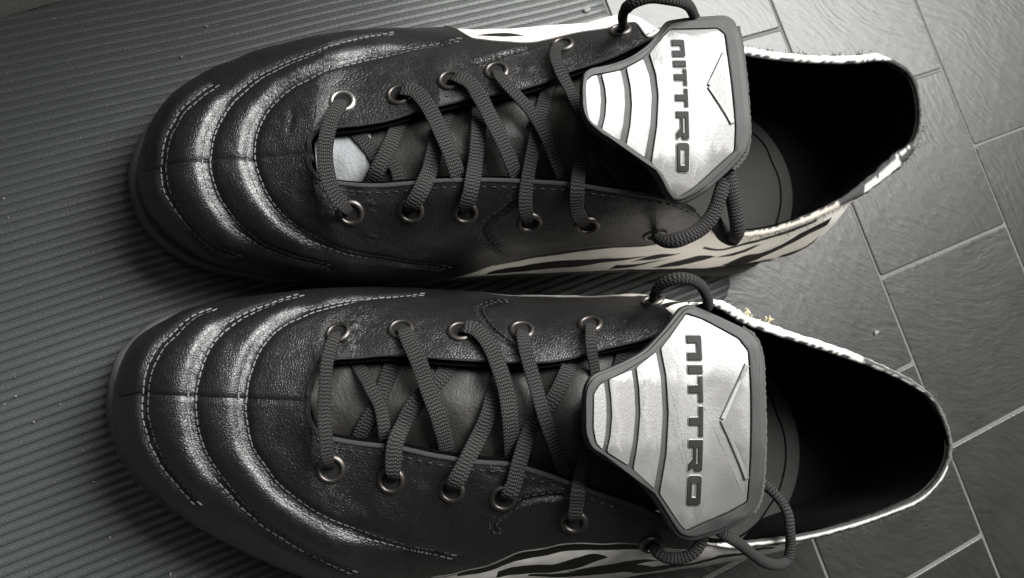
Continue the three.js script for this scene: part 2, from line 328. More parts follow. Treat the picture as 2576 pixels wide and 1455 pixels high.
function makeShoe(d, label) {
  const shoe = thing('football_shoe', label, 'shoe', 'pair of football shoes standing half on the mat');
  const K = makeSkin(d), { base, N, nf, tc, sc, cols, fromToe, thr } = K;
  // undisturbed skin, to find where the drawn seams lie on it
  const us0 = cols(0, N), nv0 = 40, g0 = gridGeo(us0, nv0, base), pick0 = picker(g0), n0 = nv0 + 1;
  const uvAt = (h) => {
    const tri = [h.a, h.b, h.c], P = tri.map((i) => new THREE.Vector3().fromBufferAttribute(g0.attributes.position, i)), bc = new THREE.Vector3();
    THREE.Triangle.getBarycoord(h.point, ...P, bc); const w = [bc.x, bc.y, bc.z];
    return [0, 1].map((q) => tri.reduce((s, i, k) => s + w[k] * (q ? (i % n0) / nv0 : us0[(i / n0) | 0]), 0));
  };
  const baseN = (u, v) => {
    const e = 0.012, p = base(u, v), a = base(Math.min(u + e, N), v).sub(base(Math.max(u - e, 0), v)), b = base(u, Math.min(v + e, 1)).sub(base(u, Math.max(v - e, 0))), n = a.cross(b);
    if (n.length() < 1e-14) return V(0, 1, 0); n.normalize(); return n;
  };
  const sgn = (() => { const n = baseN(nf * 0.4, 0.3); return n.y < 0 ? -1 : 1; })();
  const normal = (u, v) => baseN(u, v).multiplyScalar(sgn);
  const lay = (px, n) => { const h = px.map(([x, y]) => pick0(x, y)).filter(Boolean); const c = smooth(h.map((q) => q.point), n); return c; };
  const seams = d.seams.map((px) => lay(px, 170)), extra = (d.panels ?? []).map((px) => lay(px, 60));
  const flat = (c) => { const f = new Float64Array(c.length * 3); c.forEach((p, i) => { f[i * 3] = p.x; f[i * 3 + 1] = p.y; f[i * 3 + 2] = p.z; }); return f; };
  const sf = seams.map(flat), ef = extra.map(flat), boxes = [...seams, ...extra].map((c) => new THREE.Box3().setFromPoints(c).expandByScalar(0.06));
  const near = (f, p) => {
    let bd = 1e9, bi = 0; const n = f.length / 3;
    for (let i = 0; i < n; i++) { const dx = p.x - f[i * 3], dy = p.y - f[i * 3 + 1], dz = p.z - f[i * 3 + 2], q = dx * dx + dy * dy + dz * dz; if (q < bd) { bd = q; bi = i; } }
    const i0 = Math.max(bi - 1, 0) * 3, i1 = Math.min(bi + 1, n - 1) * 3, tx = f[i1] - f[i0], ty = f[i1 + 1] - f[i0 + 1], tz = f[i1 + 2] - f[i0 + 2], tl = Math.hypot(tx, ty, tz);
    const dx = p.x - f[bi * 3], dy = p.y - f[bi * 3 + 1], dz = p.z - f[bi * 3 + 2], al = (dx * tx + dy * ty + dz * tz) / tl, dd = Math.sqrt(Math.max(0, bd - Math.min(al * al, bd)));
    return { d: (bi === 0 || bi === n - 1) ? Math.sqrt(bd) : dd, w: bi / (n - 1), tx: tx / tl, ty: ty / tl, tz: tz / tl, dx, dy, dz };
  };
  const dents = (d.dentsPx ?? []).flatMap(([x, y, r, h]) => { const q = pick0(x, y); return q ? [[q.point, r, h]] : []; });
  const gauss = (x, s) => Math.exp(-(x * x) / (s * s)), mm = 0.001;
  function bump(p, n, u, v) {
    let h = 0.00022 * noise3(p.x * 60, p.y * 60, p.z * 60) + 0.0001 * noise3(p.x * 170, p.y * 170, p.z * 170);
    const q = sf.map((f, i) => boxes[i].containsPoint(p) ? near(f, p) : null);
    const side = q.map((s) => s ? Math.sign((s.dy * s.tz - s.dz * s.ty) * n.x + (s.dz * s.tx - s.dx * s.tz) * n.y + (s.dx * s.ty - s.dy * s.tx) * n.z) : 0);   // +1 towards the heel for seams drawn from the far side
    q.forEach((s, i) => {
      if (!s) return; const fade = sstep(0, 0.06, s.w) * sstep(1, 0.93, s.w);
      h += fade * (-1.45 * mm * gauss(s.d, 1.9 * mm) + 0.95 * mm * gauss(s.d, 0.62 * mm));
    });
    for (let i = 0; i < 2; i++) if (q[i] && q[i + 1] && side[i] * d.turn > 0 && side[i + 1] * d.turn < 0) {
      const a = q[i].d, b = q[i + 1].d, gap = a + b; const fd = sstep(0, 0.12, q[i].w) * sstep(1, 0.88, q[i].w) * sstep(0, 0.12, q[i + 1].w) * sstep(1, 0.88, q[i + 1].w); h += fd * Math.min(3.1 * mm, 0.24 * gap) * 2.02 * Math.pow(a / gap, 1.05) * Math.pow(b / gap, 0.62);
    }
    if (q[0] && side[0] * d.turn < 0) h += sstep(0, 0.12, q[0].w) * sstep(1, 0.88, q[0].w) * 1.3 * mm * (1 - Math.exp(-q[0].d / (3 * mm))) * Math.exp(-q[0].d / (9 * mm));
    if (q[2] && side[2] * d.turn > 0) h += sstep(0, 0.12, q[2].w) * sstep(1, 0.88, q[2].w) * 1.5 * mm * (1 - Math.exp(-q[2].d / (3 * mm))) * Math.exp(-q[2].d / (13 * mm));
    ef.forEach((f, i) => { if (!boxes[i + 3].containsPoint(p)) return; const s = near(f, p), fade = sstep(0, 0.05, s.w) * sstep(1, 0.95, s.w); h += fade * (-0.7 * mm * gauss(s.d, 1.0 * mm) + 0.45 * mm * gauss(s.d - 1.6 * mm, 0.7 * mm)); });
    const f = fromToe(u); if (f < thr && f > 1) { const t = tc(u), c = Math.hypot(p.x - t.x, p.z - t.z); h -= 0.5 * mm * gauss(c, 0.35 * mm) * sstep(1, 3, f) * sstep(thr - 0.05, thr - 0.5, f); }
    for (const dent of dents) { const e = p.distanceTo(dent[0]); h += dent[2] * mm * gauss(e, dent[1] * mm); }
    return h;
  }
  const skin = (u, v, off = 0) => { const p = base(u, v), n = normal(u, v); return p.addScaledVector(n, bump(p.clone(), n, u, v) + off); };
  // border between the black upper and the zebra panel, as v(u)
  const border = {};
  for (const key of ['zebraFar', 'zebraNear']) border[key] = d[key].map(([x, y]) => pick0(x, y)).filter(Boolean).map(uvAt);
  const bv = (key, u) => {
    const b = border[key], up = key === 'zebraFar', s = up ? b : [...b].reverse();      // ascending u
    if (u <= s[0][0]) return up ? 1 : 0; if (u >= s[s.length - 1][0]) return up ? 0 : 1;
    for (let i = 0; i + 1 < s.length; i++) if (u <= s[i + 1][0]) return mix(s[i][1], s[i + 1][1], sstep(s[i][0], s[i + 1][0] + 1e-9, u) * 0.3 + 0.7 * (u - s[i][0]) / (s[i + 1][0] - s[i][0] + 1e-9));
    return 1;
  };
  const bf = border.zebraFar, bn = border.zebraNear;
  const uf = [bf[0][0] - 1.2, d.tipFar], un = [d.tipNear, bn[0][0] + 1.6];                          // where each border starts at the sole and ends at the top edge
  const vzF = (u) => u < uf[0] ? 1 : u < bf[0][0] ? mix(1, bf[0][1], (u - uf[0]) / 1.2) : u > uf[1] ? 0 : clamp(mix(bv('zebraFar', u), 0, sstep(Math.max(bf[bf.length - 1][0], d.holdFar), uf[1], u)), 0, 1);
  const vzN = (u) => u > un[1] ? 1 : u > bn[0][0] ? mix(bn[0][1], 1, (u - bn[0][0]) / 1.6) : u < un[0] ? 0 : clamp(mix(0, bv('zebraNear', Math.max(u, bn[bn.length - 1][0])), sstep(un[0], bn[bn.length - 1][0], u)), 0, 1);
  const NV = 88;
  const upperFar = gridGeo(cols(0, uf[1]), NV, (u, w) => skin(u, w * vzF(u)), sgn < 0), upperNear = gridGeo(cols(un[0], N), NV, (u, w) => skin(u, w * vzN(u)), sgn < 0);
  part(shoe, 'upper_leather', upperFar, M.leather, 'black grained leather upper, far half'); part(shoe, 'upper_leather', upperNear, M.leather, 'black grained leather upper, near half');
  const zebra = (key, u0, u1, vz, streaks) => {
    const toC = (x, y) => { const h = pick0(x, y); if (!h) return null; const [u, v] = uvAt(h); return (u < u0 - 0.5 || u > u1 + 0.5) ? null : [(u - u0) / (u1 - u0), v]; };
    const tex = streaks ? zebraTex((s) => { for (const st of streaks) {
      const q = []; st.forEach(([x, y, t], i) => { const c = toC(x, y), e = toC(x, y - 3); if (c) q.push([c[0], c[1], 1.2 * t * (e && Math.abs(e[1] - c[1]) < 0.12 ? Math.abs(e[1] - c[1]) / 3 : 0.012)]); });
      if (q.length > 1) s(q);
    } }) : texBack;
    const us = cols(u0, u1), g = gridGeo(us, 40, (u, w) => skin(u, mix(Math.max(0, vz(u) - 0.03), 1, w), -0.0007), sgn < 0), uv = g.attributes.uv;
    us.forEach((u, i) => { for (let j = 0; j <= 40; j++) uv.setXY(i * 41 + j, (u - u0) / (u1 - u0), 1 - mix(Math.max(0, vz(u) - 0.03), 1, j / 40)); });
    part(shoe, 'zebra_panel', g, phys({ map: tex, roughness: 0.55, side: THREE.DoubleSide, bumpMap: M.binding.bumpMap, bumpScale: 0 }), 'white and black striped synthetic heel panel');
  };
  zebra('zebraFar', uf[0], nf, vzF, d.streaksFar); zebra('zebraNear', nf, un[1], vzN, d.streaks);
  // cut edges of the leather over the zebra panels
  for (const [a, b, vz] of [[uf[0], uf[1], vzF], [un[0], un[1], vzN]]) {
    const p = cols(a + 0.1, b - 0.1).filter((_, i) => i % 2 === 0).map((u) => skin(u, vz(u), -0.0002)); part(shoe, 'leather_edge', tubeAlong(p, 0.00042, 6, false, p.length * 2), M.edge);
  }
  // lining: an inner wall 2 mm inside the skin
  const li0 = thr + 0.6, li1 = N - thr - 0.6;
  const lining = gridGeo(cols(li0, li1), 24, (u, w) => { const v = w * 0.97, p = base(u, v), t = tc(u), s = sc(u), l = Math.hypot(s.x - t.x, s.z - t.z) || 1, q = 0.0021 + 0.0009 * Math.sin(Math.PI * w); return V(p.x - (s.x - t.x) / l * q, p.y - 0.0018 + 0.0013 * sstep(25, 28, fromToe(u)), p.z - (s.z - t.z) / l * q); }, sgn > 0);
  part(shoe, 'lining', lining, M.lining);
  // insole and the pale sheet under the instep
  {
    const pts = []; for (let i = 0; i <= 90; i++) { const u = mix(thr, N - thr, i / 90), p = base(u, 0.93), n = normal(u, 0.8); pts.push(V(p.x - n.x * 0.003, 0, p.z - n.z * 0.003)); }
    const sh = new THREE.Shape(pts.map((p) => new THREE.Vector2(p.x, -p.z))), g = new THREE.ExtrudeGeometry(sh, { depth: 0.003, bevelEnabled: false }); g.rotateX(-Math.PI / 2); g.translate(0, 0.013, 0);
    part(shoe, 'insole', g, M.insole);
    const c = at(d.sheet[0], d.sheet[1], 17), ax = at(d.sheet[2], d.sheet[3], 17).sub(c), r = ax.length(), q = [];
    for (let i = 0; i <= 40; i++) { const a = -Math.PI / 2 + Math.PI * i / 40; q.push(new THREE.Vector2(r * Math.cos(a), r * 0.92 * Math.sin(a))); }
    q.push(new THREE.Vector2(-0.05, r * 0.85), new THREE.Vector2(-0.05, -r * 0.85));
    const s2 = new THREE.ExtrudeGeometry(new THREE.Shape(q), { depth: 0.0007, bevelEnabled: true, bevelThickness: 0.0002, bevelSize: 0.0003, bevelSegments: 1 }); s2.rotateX(-Math.PI / 2); s2.rotateY(Math.atan2(-ax.z, ax.x)); s2.translate(c.x, 0.0163, c.z);
    const arc = []; for (let i = 2; i <= 38; i++) { const b = -Math.PI / 2 + Math.PI * i / 40, k = 0.86 + 0.02 * noise3(b * 2, 4, 1), v = V(r * k * Math.cos(b), 0, -r * k * 0.95 * Math.sin(b)).applyAxisAngle(V(0, 1, 0), Math.atan2(-ax.z, ax.x)); arc.push(V(c.x + v.x, 0.0172, c.z + v.z)); }
    part(shoe, 'liner_crease', tubeAlong(arc, 0.00045, 5, false, 80), M.insole);
    part(shoe, 'sock_liner', s2, M.sheet, 'grey sock liner with a rounded end inside the shoe');
  }
  // sole: flat body with a rounded rim that shows round the toe
  {
    const rim = d.welt, cF = rail(rim.map(([x, y]) => at(x, y, 13.5))), us = [];
    for (let i = 0; i <= 260; i++) us.push(N * i / 260);
    const toe0 = d.weltU[0], toe1 = d.weltU[1];
    const out = (u) => {                                        // outer line: the drawn welt near the toe, else 1 mm outside the skin's foot
      const s = sc(u), t = tc(u), o = V(s.x - t.x, 0, s.z - t.z); if (o.length() > 1e-6) o.normalize();
      return V(s.x - o.x * 0.0012, 0.0125, s.z - o.z * 0.0012);
    };
    const ring = [];                                            // closed loop, toe tip last
    const nR = rim.length - 1; const wl = []; for (let i = 0; i <= 80; i++) wl.push(cF(nR * i / 80));
    // the drawn welt runs from the far side round the toe to the near side
    for (let i = 0; i <= 80; i++) ring.push(wl[i].clone());
    for (let i = 1; i < 150; i++) ring.push(out(mix(N - toe1, toe0, i / 150)));
    const n = ring.length, cen = V(0, 0, 0); ring.forEach((p) => cen.addScaledVector(p, 1 / n));
    const prof = [[-0.006, 0.0122], [-0.0035, 0.0128], [-0.0022, 0.0135], [-0.0008, 0.0134], [-0.0001, 0.0124], [0, 0.0112], [-0.0006, 0.0098], [-0.0004, 0.0086], [-0.0012, 0.0045], [-0.003, 0.0037]];
    const nor = ring.map((p, i) => { const t = ring[(i + 1) % n].clone().sub(ring[(i + n - 1) % n]); const o = V(t.z, 0, -t.x).normalize(); if (o.dot(p.clone().sub(cen)) < 0) o.negate(); return o; });
    const g = gridGeo([...Array(n + 1).keys()], prof.length - 1, (i, w) => { const k = i % n, q = prof[Math.round(w * (prof.length - 1))]; return V(ring[k].x + nor[k].x * q[0], q[1], ring[k].z + nor[k].z * q[0]); });
    M.sole.side = THREE.DoubleSide;
    const sh = new THREE.Shape(ring.map((p, i) => new THREE.Vector2(p.x - nor[i].x * 0.003, -(p.z - nor[i].z * 0.003)))), cap = new THREE.ExtrudeGeometry(sh, { depth: 0.0075, bevelEnabled: false }); cap.rotateX(-Math.PI / 2); cap.translate(0, 0.0038, 0);
    const a = g.toNonIndexed(), b = cap.index ? cap.toNonIndexed() : cap;
    a.computeVertexNormals && (a.attributes.normal = g.toNonIndexed().attributes.normal);
    part(shoe, 'outsole', mergeGeometries([a, b]), M.sole, 'thin dark rubber sole with a rim round the toe');
  }
  // stitching of the three toe seams, two rows each, and along the lace edges
  seams.forEach((c) => {
    const L = []; const dense = smooth(c, 900); let acc = 0;
    for (const row of [-1, 1]) {
      acc = row > 0 ? 0.0011 : 0;
      for (let i = 4; i < dense.length - 4; i++) {
        acc += dense[i].distanceTo(dense[i - 1]); if (acc < 0.00235) continue; acc = 0;
        const w = i / dense.length; if (w < 0.02 || w > 0.97) continue;
        const t = dense[i + 3].clone().sub(dense[i - 3]).normalize(), h0 = V(0, 1, 0); let s = t.clone().cross(h0).normalize();
        const q = dense[i].clone(); const nb = nearestNormal(q); s = t.clone().cross(nb).normalize();
        const p = q.addScaledVector(s, row * 0.00112); p.addScaledVector(nb, bump(p.clone(), nb, 99, 0) + 0.00012 + rr(-0.00004, 0.00006));
        t.addScaledVector(s, rr(-0.12, 0.12)).normalize();
        L.push([p, t, nb, rr(0.9, 1.1)]);
      }
    }
    const m = part(shoe, 'seam_stitching', stitches(L), M.thread); m.userData.kind = 'stuff';
  });
  function nearestNormal(p) {                                   // normal of the undisturbed skin at a point that lies on it
    let h = null; ray.origin.copy(camera.position); ray.direction.copy(p).sub(camera.position).normalize();
    const s = p.clone().project(camera); h = pick0((s.x + 1) / 2 * W, (1 - s.y) / 2 * HT);
    if (!h) return V(0, 1, 0); const [u, v] = uvAt(h); return normal(u, v);
  }
  const L2 = [];
  extra.forEach((c) => { const q = smooth(c, Math.max(6, Math.round(c.reduce((s, p, i) => s + (i ? p.distanceTo(c[i - 1]) : 0), 0) / 0.0023))); for (let i = 1; i < q.length - 1; i++) { const t = q[i + 1].clone().sub(q[i - 1]).normalize(), nb = nearestNormal(q[i]), s = t.clone().cross(nb); for (const r of [-1, 1]) { const p = q[i].clone().addScaledVector(s, r * 0.0011); p.addScaledVector(nb, bump(p.clone(), nb, 99, 0) + 0.0001); L2.push([p, t, nb, 0.75]); } } });
  for (const [a, b] of [[thr + 0.8, d.edgeEnd[0]], [N - d.edgeEnd[1], N - thr - 0.8]]) {
    const us = cols(a, b), P = us.map((u) => [u, tc(u)]); let acc = 0;
    for (let i = 1; i < P.length - 1; i++) {
      acc += P[i][1].distanceTo(P[i - 1][1]); if (acc < 0.0022) continue; acc = 0;
      const u = P[i][0], l = base(u, 0.2).distanceTo(base(u, 0)), v = 0.0021 / l * 0.2, p = skin(u, v, 0.0001), t = P[i + 1][1].clone().sub(P[i - 1][1]).normalize();
      L2.push([p, t, normal(u, v), 0.7]);
    }
  }
  const es = part(shoe, 'edge_stitching', stitches(L2), M.threadDark); es.userData.kind = 'stuff';
  {                                                             // folded edge of the leather round the lace opening
    const tube = (us, off, r, m) => { const p = us.map((u) => skin(u, 0, off)); part(shoe, 'edge_binding', tubeAlong(p, r, 8, false, p.length), m); };
    tube([...cols(N - d.edgeEnd[1], N - thr - 0.12), ...cols(thr + 0.12, thr + 2.2)], -0.0004, 0.00085, M.piping); tube(cols(thr + 2.1, d.edgeEnd[0]), -0.0006, 0.0006, M.binding);
  }
  // collar rim
  {
    const [ua, ub] = d.rim, us = []; for (let i = 0; i <= 220; i++) us.push(mix(ua, ub, i / 220));
    const seg = 12, pos = [], col = [], idx = [], uv = []; let len = 0, prev = null;
    us.forEach((u, i) => {
      const c = tc(u), t = tc(Math.min(u + 0.05, N)).sub(tc(u - 0.05)).normalize(), o = V(sc(u).x - c.x, 0, sc(u).z - c.z); o.addScaledVector(t, -o.dot(t)); o.y = 0; o.normalize();
      const [rw, colr] = d.rimLook(u), ends = Math.min(1, i / 6, (220 - i) / 6);
      if (prev) len += prev.distanceTo(c); prev = c;
      for (let k = 0; k <= seg; k++) {
        const a = k / seg * Math.PI * 2, r = (1 + 0.16 * noise3(c.x * 260 + Math.cos(a), Math.sin(a) * 2, c.z * 260) + (Math.cos(a) > 0.2 ? 0.08 * noise3(c.x * 900, 3, c.z * 900) + 0.14 * noise3(c.x * 250, 9, c.z * 250) : 0)) * (0.35 + 0.65 * ends);
        const x = Math.cos(a) * rw * r, y = Math.sin(a) * Math.min(rw, 0.0011) * r;
        pos.push(c.x + o.x * (x - rw * 0.2), c.y + y, c.z + o.z * (x - rw * 0.2));
        const ca = Math.cos(a) + 0.12 * noise3(c.x * 400, 7, c.z * 400), cc = ca < -0.5 ? [0.03, 0.03, 0.03] : typeof colr === 'function' ? colr(u, ca) : colr; const j = 0.85 + 0.3 * rnd(); col.push(cc[0] * j, cc[1] * j, cc[2] * j); uv.push(len, k / seg * 0.008);
      }
    });
    const m = seg + 1; for (let i = 0; i + 1 < us.length; i++) for (let k = 0; k < seg; k++) { const a = i * m + k, b = a + m; idx.push(a, b, a + 1, a + 1, b, b + 1); }
    const g = new THREE.BufferGeometry(); g.setAttribute('position', new THREE.Float32BufferAttribute(pos, 3)); g.setAttribute('color', new THREE.Float32BufferAttribute(col, 3)); g.setAttribute('uv', new THREE.Float32BufferAttribute(uv, 2)); g.setIndex(idx); g.computeVertexNormals();
    M.rim.side = THREE.DoubleSide; part(shoe, 'collar_rim', g, M.rim, 'worn white and black edge of the shoe collar');
    // frayed fibres along it
    const fs = [];
    for (const [u0, u1, n] of d.fray) for (let i = 0; i < n; i++) {
      const u = mix(u0, u1, rnd()), c = tc(u), o = V(sc(u).x - c.x, 0, sc(u).z - c.z).normalize(), rw = d.rimLook(u)[0], p0 = c.clone().addScaledVector(o, rw * rr(0.3, 0.8)), l = rr(0.0005, 0.0014) * (rnd() < 0.12 ? 1.6 : 1);
      const p1 = p0.clone().add(V(o.x * l + rr(-1, 1) * l * 0.6, rr(-0.2, 0.5) * l, o.z * l + rr(-1, 1) * l * 0.6)), p2 = p1.clone().add(V(rr(-1, 1) * l * 0.7, rr(-0.4, 0.3) * l, rr(-0.6, 1) * l * 0.5));
      fs.push(tubeAlong([p0, p1, p2], rr(0.00005, 0.00011), 4, false, 5));
    }
    const fr = part(shoe, 'frayed_fibres', mergeGeometries(fs), M.fibre); fr.userData.kind = 'stuff';
  }
  // tongue
  const tong = (() => {
    const secs = d.tongue.map(([a, b, drop, cr]) => { const F = tc(a), Nn = tc(N - b); return { F, N: Nn, h: Math.min(F.y, Nn.y) - drop / 1000, cr: cr / 1000 }; });
    secs.push({ F: at(...d.tongueEnd[0]), N: at(...d.tongueEnd[1]), h: d.tongueEnd[0][2] / 1000 - 0.001, cr: 0.001 });
    const cF = rail(secs.map((s) => V(s.F.x, s.h, s.F.z))), cN = rail(secs.map((s) => V(s.N.x, s.h, s.N.z))), cc = rail(secs.map((s, i) => V(s.cr, 0, 0))), n = secs.length - 1, us = []; for (let i = 0; i <= 90; i++) us.push(n * i / 90);
    const wide = (u) => mix(1.2, 1.0, sstep(3.2, 5.5, u));
    const f = (u, w) => { const q = (w * 2 - 1) * wide(u), p = cF(u).lerp(cN(u), 0.5 + q / 2); p.y += cc(u).x * (1 - q * q) + 0.0005 * noise3(p.x * 90, p.z * 90, 3) + 0.0007 * noise3(p.x * 35, p.z * 35, 8); return p; };
    return { g: gridGeo(us, 36, f), f, n };
  })();
  part(shoe, 'tongue', tong.g, M.tongue, 'dark soft tongue under the laces');
  const full = mergeGeometries([upperFar, upperNear, tong.g].map((g) => { const q = g.clone(); q.deleteAttribute('normal'); q.deleteAttribute('uv'); return q; }));
  const pickAll = picker(full), pickT = picker(tong.g), pickU = picker(mergeGeometries([upperFar, upperNear].map((g) => { const q = g.clone(); q.deleteAttribute('normal'); q.deleteAttribute('uv'); return q; })));
  if (d.sheenFront) {  // light grey sheet laid on for the window's reflection in dark tongue leather
    const us = []; for (let i = 0; i <= 30; i++) us.push(d.sheenFront[0] + (d.sheenFront[1] - d.sheenFront[0]) * i / 30);
    part(shoe, 'tongue_sheen_patch', gridGeo(us, 20, (u, w) => { const p = tong.f(u, 0.06 + 0.88 * w); p.y += 0.0007 * Math.min(1, (30 - (u - us[0]) / (us[30] - us[0]) * 30) / 2); return p; }), M.pale, 'pale grey patch standing for window sheen on the tongue front');
  }
  // eyelets
  d.eyelets.forEach(([x, y, R, bright]) => {
    const h = pickU(x, y); if (!h) return;
    const hs = pick0(x, y), [u, v] = uvAt(hs), n = normal(u, v), r = (R ?? 26) * 0.000124;
    const e = new THREE.Group();
    const pr = []; for (const [a, b] of [[-0.0007, -0.0006], [-0.0006, 0.0003], [-0.0002, 0.0007], [0.0003, 0.0007], [0.0008, 0.0004], [0.0011, 0], [0.0011, -0.0004]]) pr.push(new THREE.Vector2(r + a, b));
    const g = new THREE.LatheGeometry(pr, 28); const ring = part(shoe, 'eyelet', g, bright ? M.eyeletBright : M.eyelet); ring.position.copy(h.point).addScaledVector(n, 0.0002); ring.quaternion.setFromUnitVectors(V(0, 1, 0), n); ring.rotateY(x); ring.scale.set(1, 1, 1);
    const hg = new THREE.CircleGeometry(r - 0.0004, 24); hg.rotateX(-Math.PI / 2); part(ring, 'eyelet_dark_disc', hg, M.hole);  // black disc painted for the hole's darkness; the leather is uncut
  });
  // laces
  const laceGeos = d.laces.map(({ p, w, t, e, rope }) => {
    const P = [], U = [];
    p.forEach(([x, y, how], i) => {
      if (typeof how === 'number') { P.push(at(x, y, how)); U.push(V(0, 1, 0)); return; }
      if (((how === 'o' || how === 'u') && !pickU(x, y)) || (how === 't' && !pickT(x, y))) {         // taut across the opening
        const r = d.far.slice(9, 24); let q = 0; while (q + 2 < r.length && r[q + 1][0] < x) q++;
        const f = clamp((x - r[q][0]) / (r[q + 1][0] - r[q][0] || 1), 0, 1), he = mix(r[q][2], r[q + 1][2], f), ty = (pickT(x, y)?.point.y ?? 0) * 1000;
        P.push(at(x, y, how === 't' ? he - 6 : Math.max(he + (how === 'o' ? 1.6 : -0.6), ty + (how === 'o' ? 2.3 : 1.1)))); U.push(V(0, 1, 0)); return;
      }
      const h = (how === 't' ? pickT(x, y) : null) ?? pickAll(x, y); if (!h) { console.log('lace misses', d.name, x, y); return; }
      const back = how === 'e' ? -0.0012 : how === 'o' ? 0.0024 : how === 't' ? 0.0008 : 0.001;
      const c = -h.normal.dot(h.dir); P.push(h.point.clone().addScaledVector(h.dir, -back / Math.max(c, 0.5))); U.push(h.normal.clone().add(V(0, 0.6, 0)).normalize());
    });
    if (globalThis.DBG && d.name === 'L') console.log(p.map(([x, y, m], i) => [x, y, m, (P[i].y * 1000).toFixed(1), ((pickT(x, y)?.point.y ?? 0) * 1000).toFixed(1)].join(' ')).join(' | '));
    const n = Math.max(24, P.length * 12), c = new THREE.CatmullRomCurve3(P, false, 'centripetal'), pts = [], ups = [], ws = [];
    for (let i = 0; i <= n; i++) {
      const f = i / n, q = f * (P.length - 1), k = Math.min(Math.floor(q), P.length - 2);
      pts.push(c.getPoint(f)); ups.push(U[k].clone().lerp(U[k + 1], q - k).normalize());
      let ww = (w ?? 40) * 0.000121; if (e & 1) ww *= mix(0.6, 1, sstep(0, 0.22, f)); if (e & 2) ww *= mix(0.6, 1, sstep(1, 0.78, f));
      ws.push(ww * (1 + 0.05 * noise3(f * 5, x0(P), 2)));
    }
    return ribbon(pts, ups, ws, (i) => rope ? ws[i] * 0.8 : (t ?? 1.0) * 0.001, rope);
  });
  function x0(P) { return P[0].x * 100; }
  part(shoe, 'shoelace', mergeGeometries(laceGeos), M.lace, 'dark grey woven lace criss-crossed through the eyelets');
  if (d.foam) { const fg = []; for (const [x, y, h, n, s] of d.foam) for (let i = 0; i < n; i++) { const c = new THREE.IcosahedronGeometry(rr(0.00018, 0.00048), 0), q = at(x + rr(-s, s) * rnd(), y + rr(-s, s) * rnd(), h + rr(-0.4, 0.9)); c.scale(rr(0.6, 1.5), rr(0.6, 1.5), rr(0.6, 1.5)); c.rotateX(rr(0, 6)); c.rotateY(rr(0, 6)); c.translate(q.x, q.y, q.z); fg.push(c); } part(shoe, 'foam_crumb', mergeGeometries(fg), M.foam, 'yellow crumbs of torn foam on the collar edge').userData.kind = 'stuff'; }
  makeBadge(shoe, d.badge);
  if (d.after) d.after({ shoe, skin, pickU, pickAll, pick0, uvAt, normal, K });
  return shoe;
}
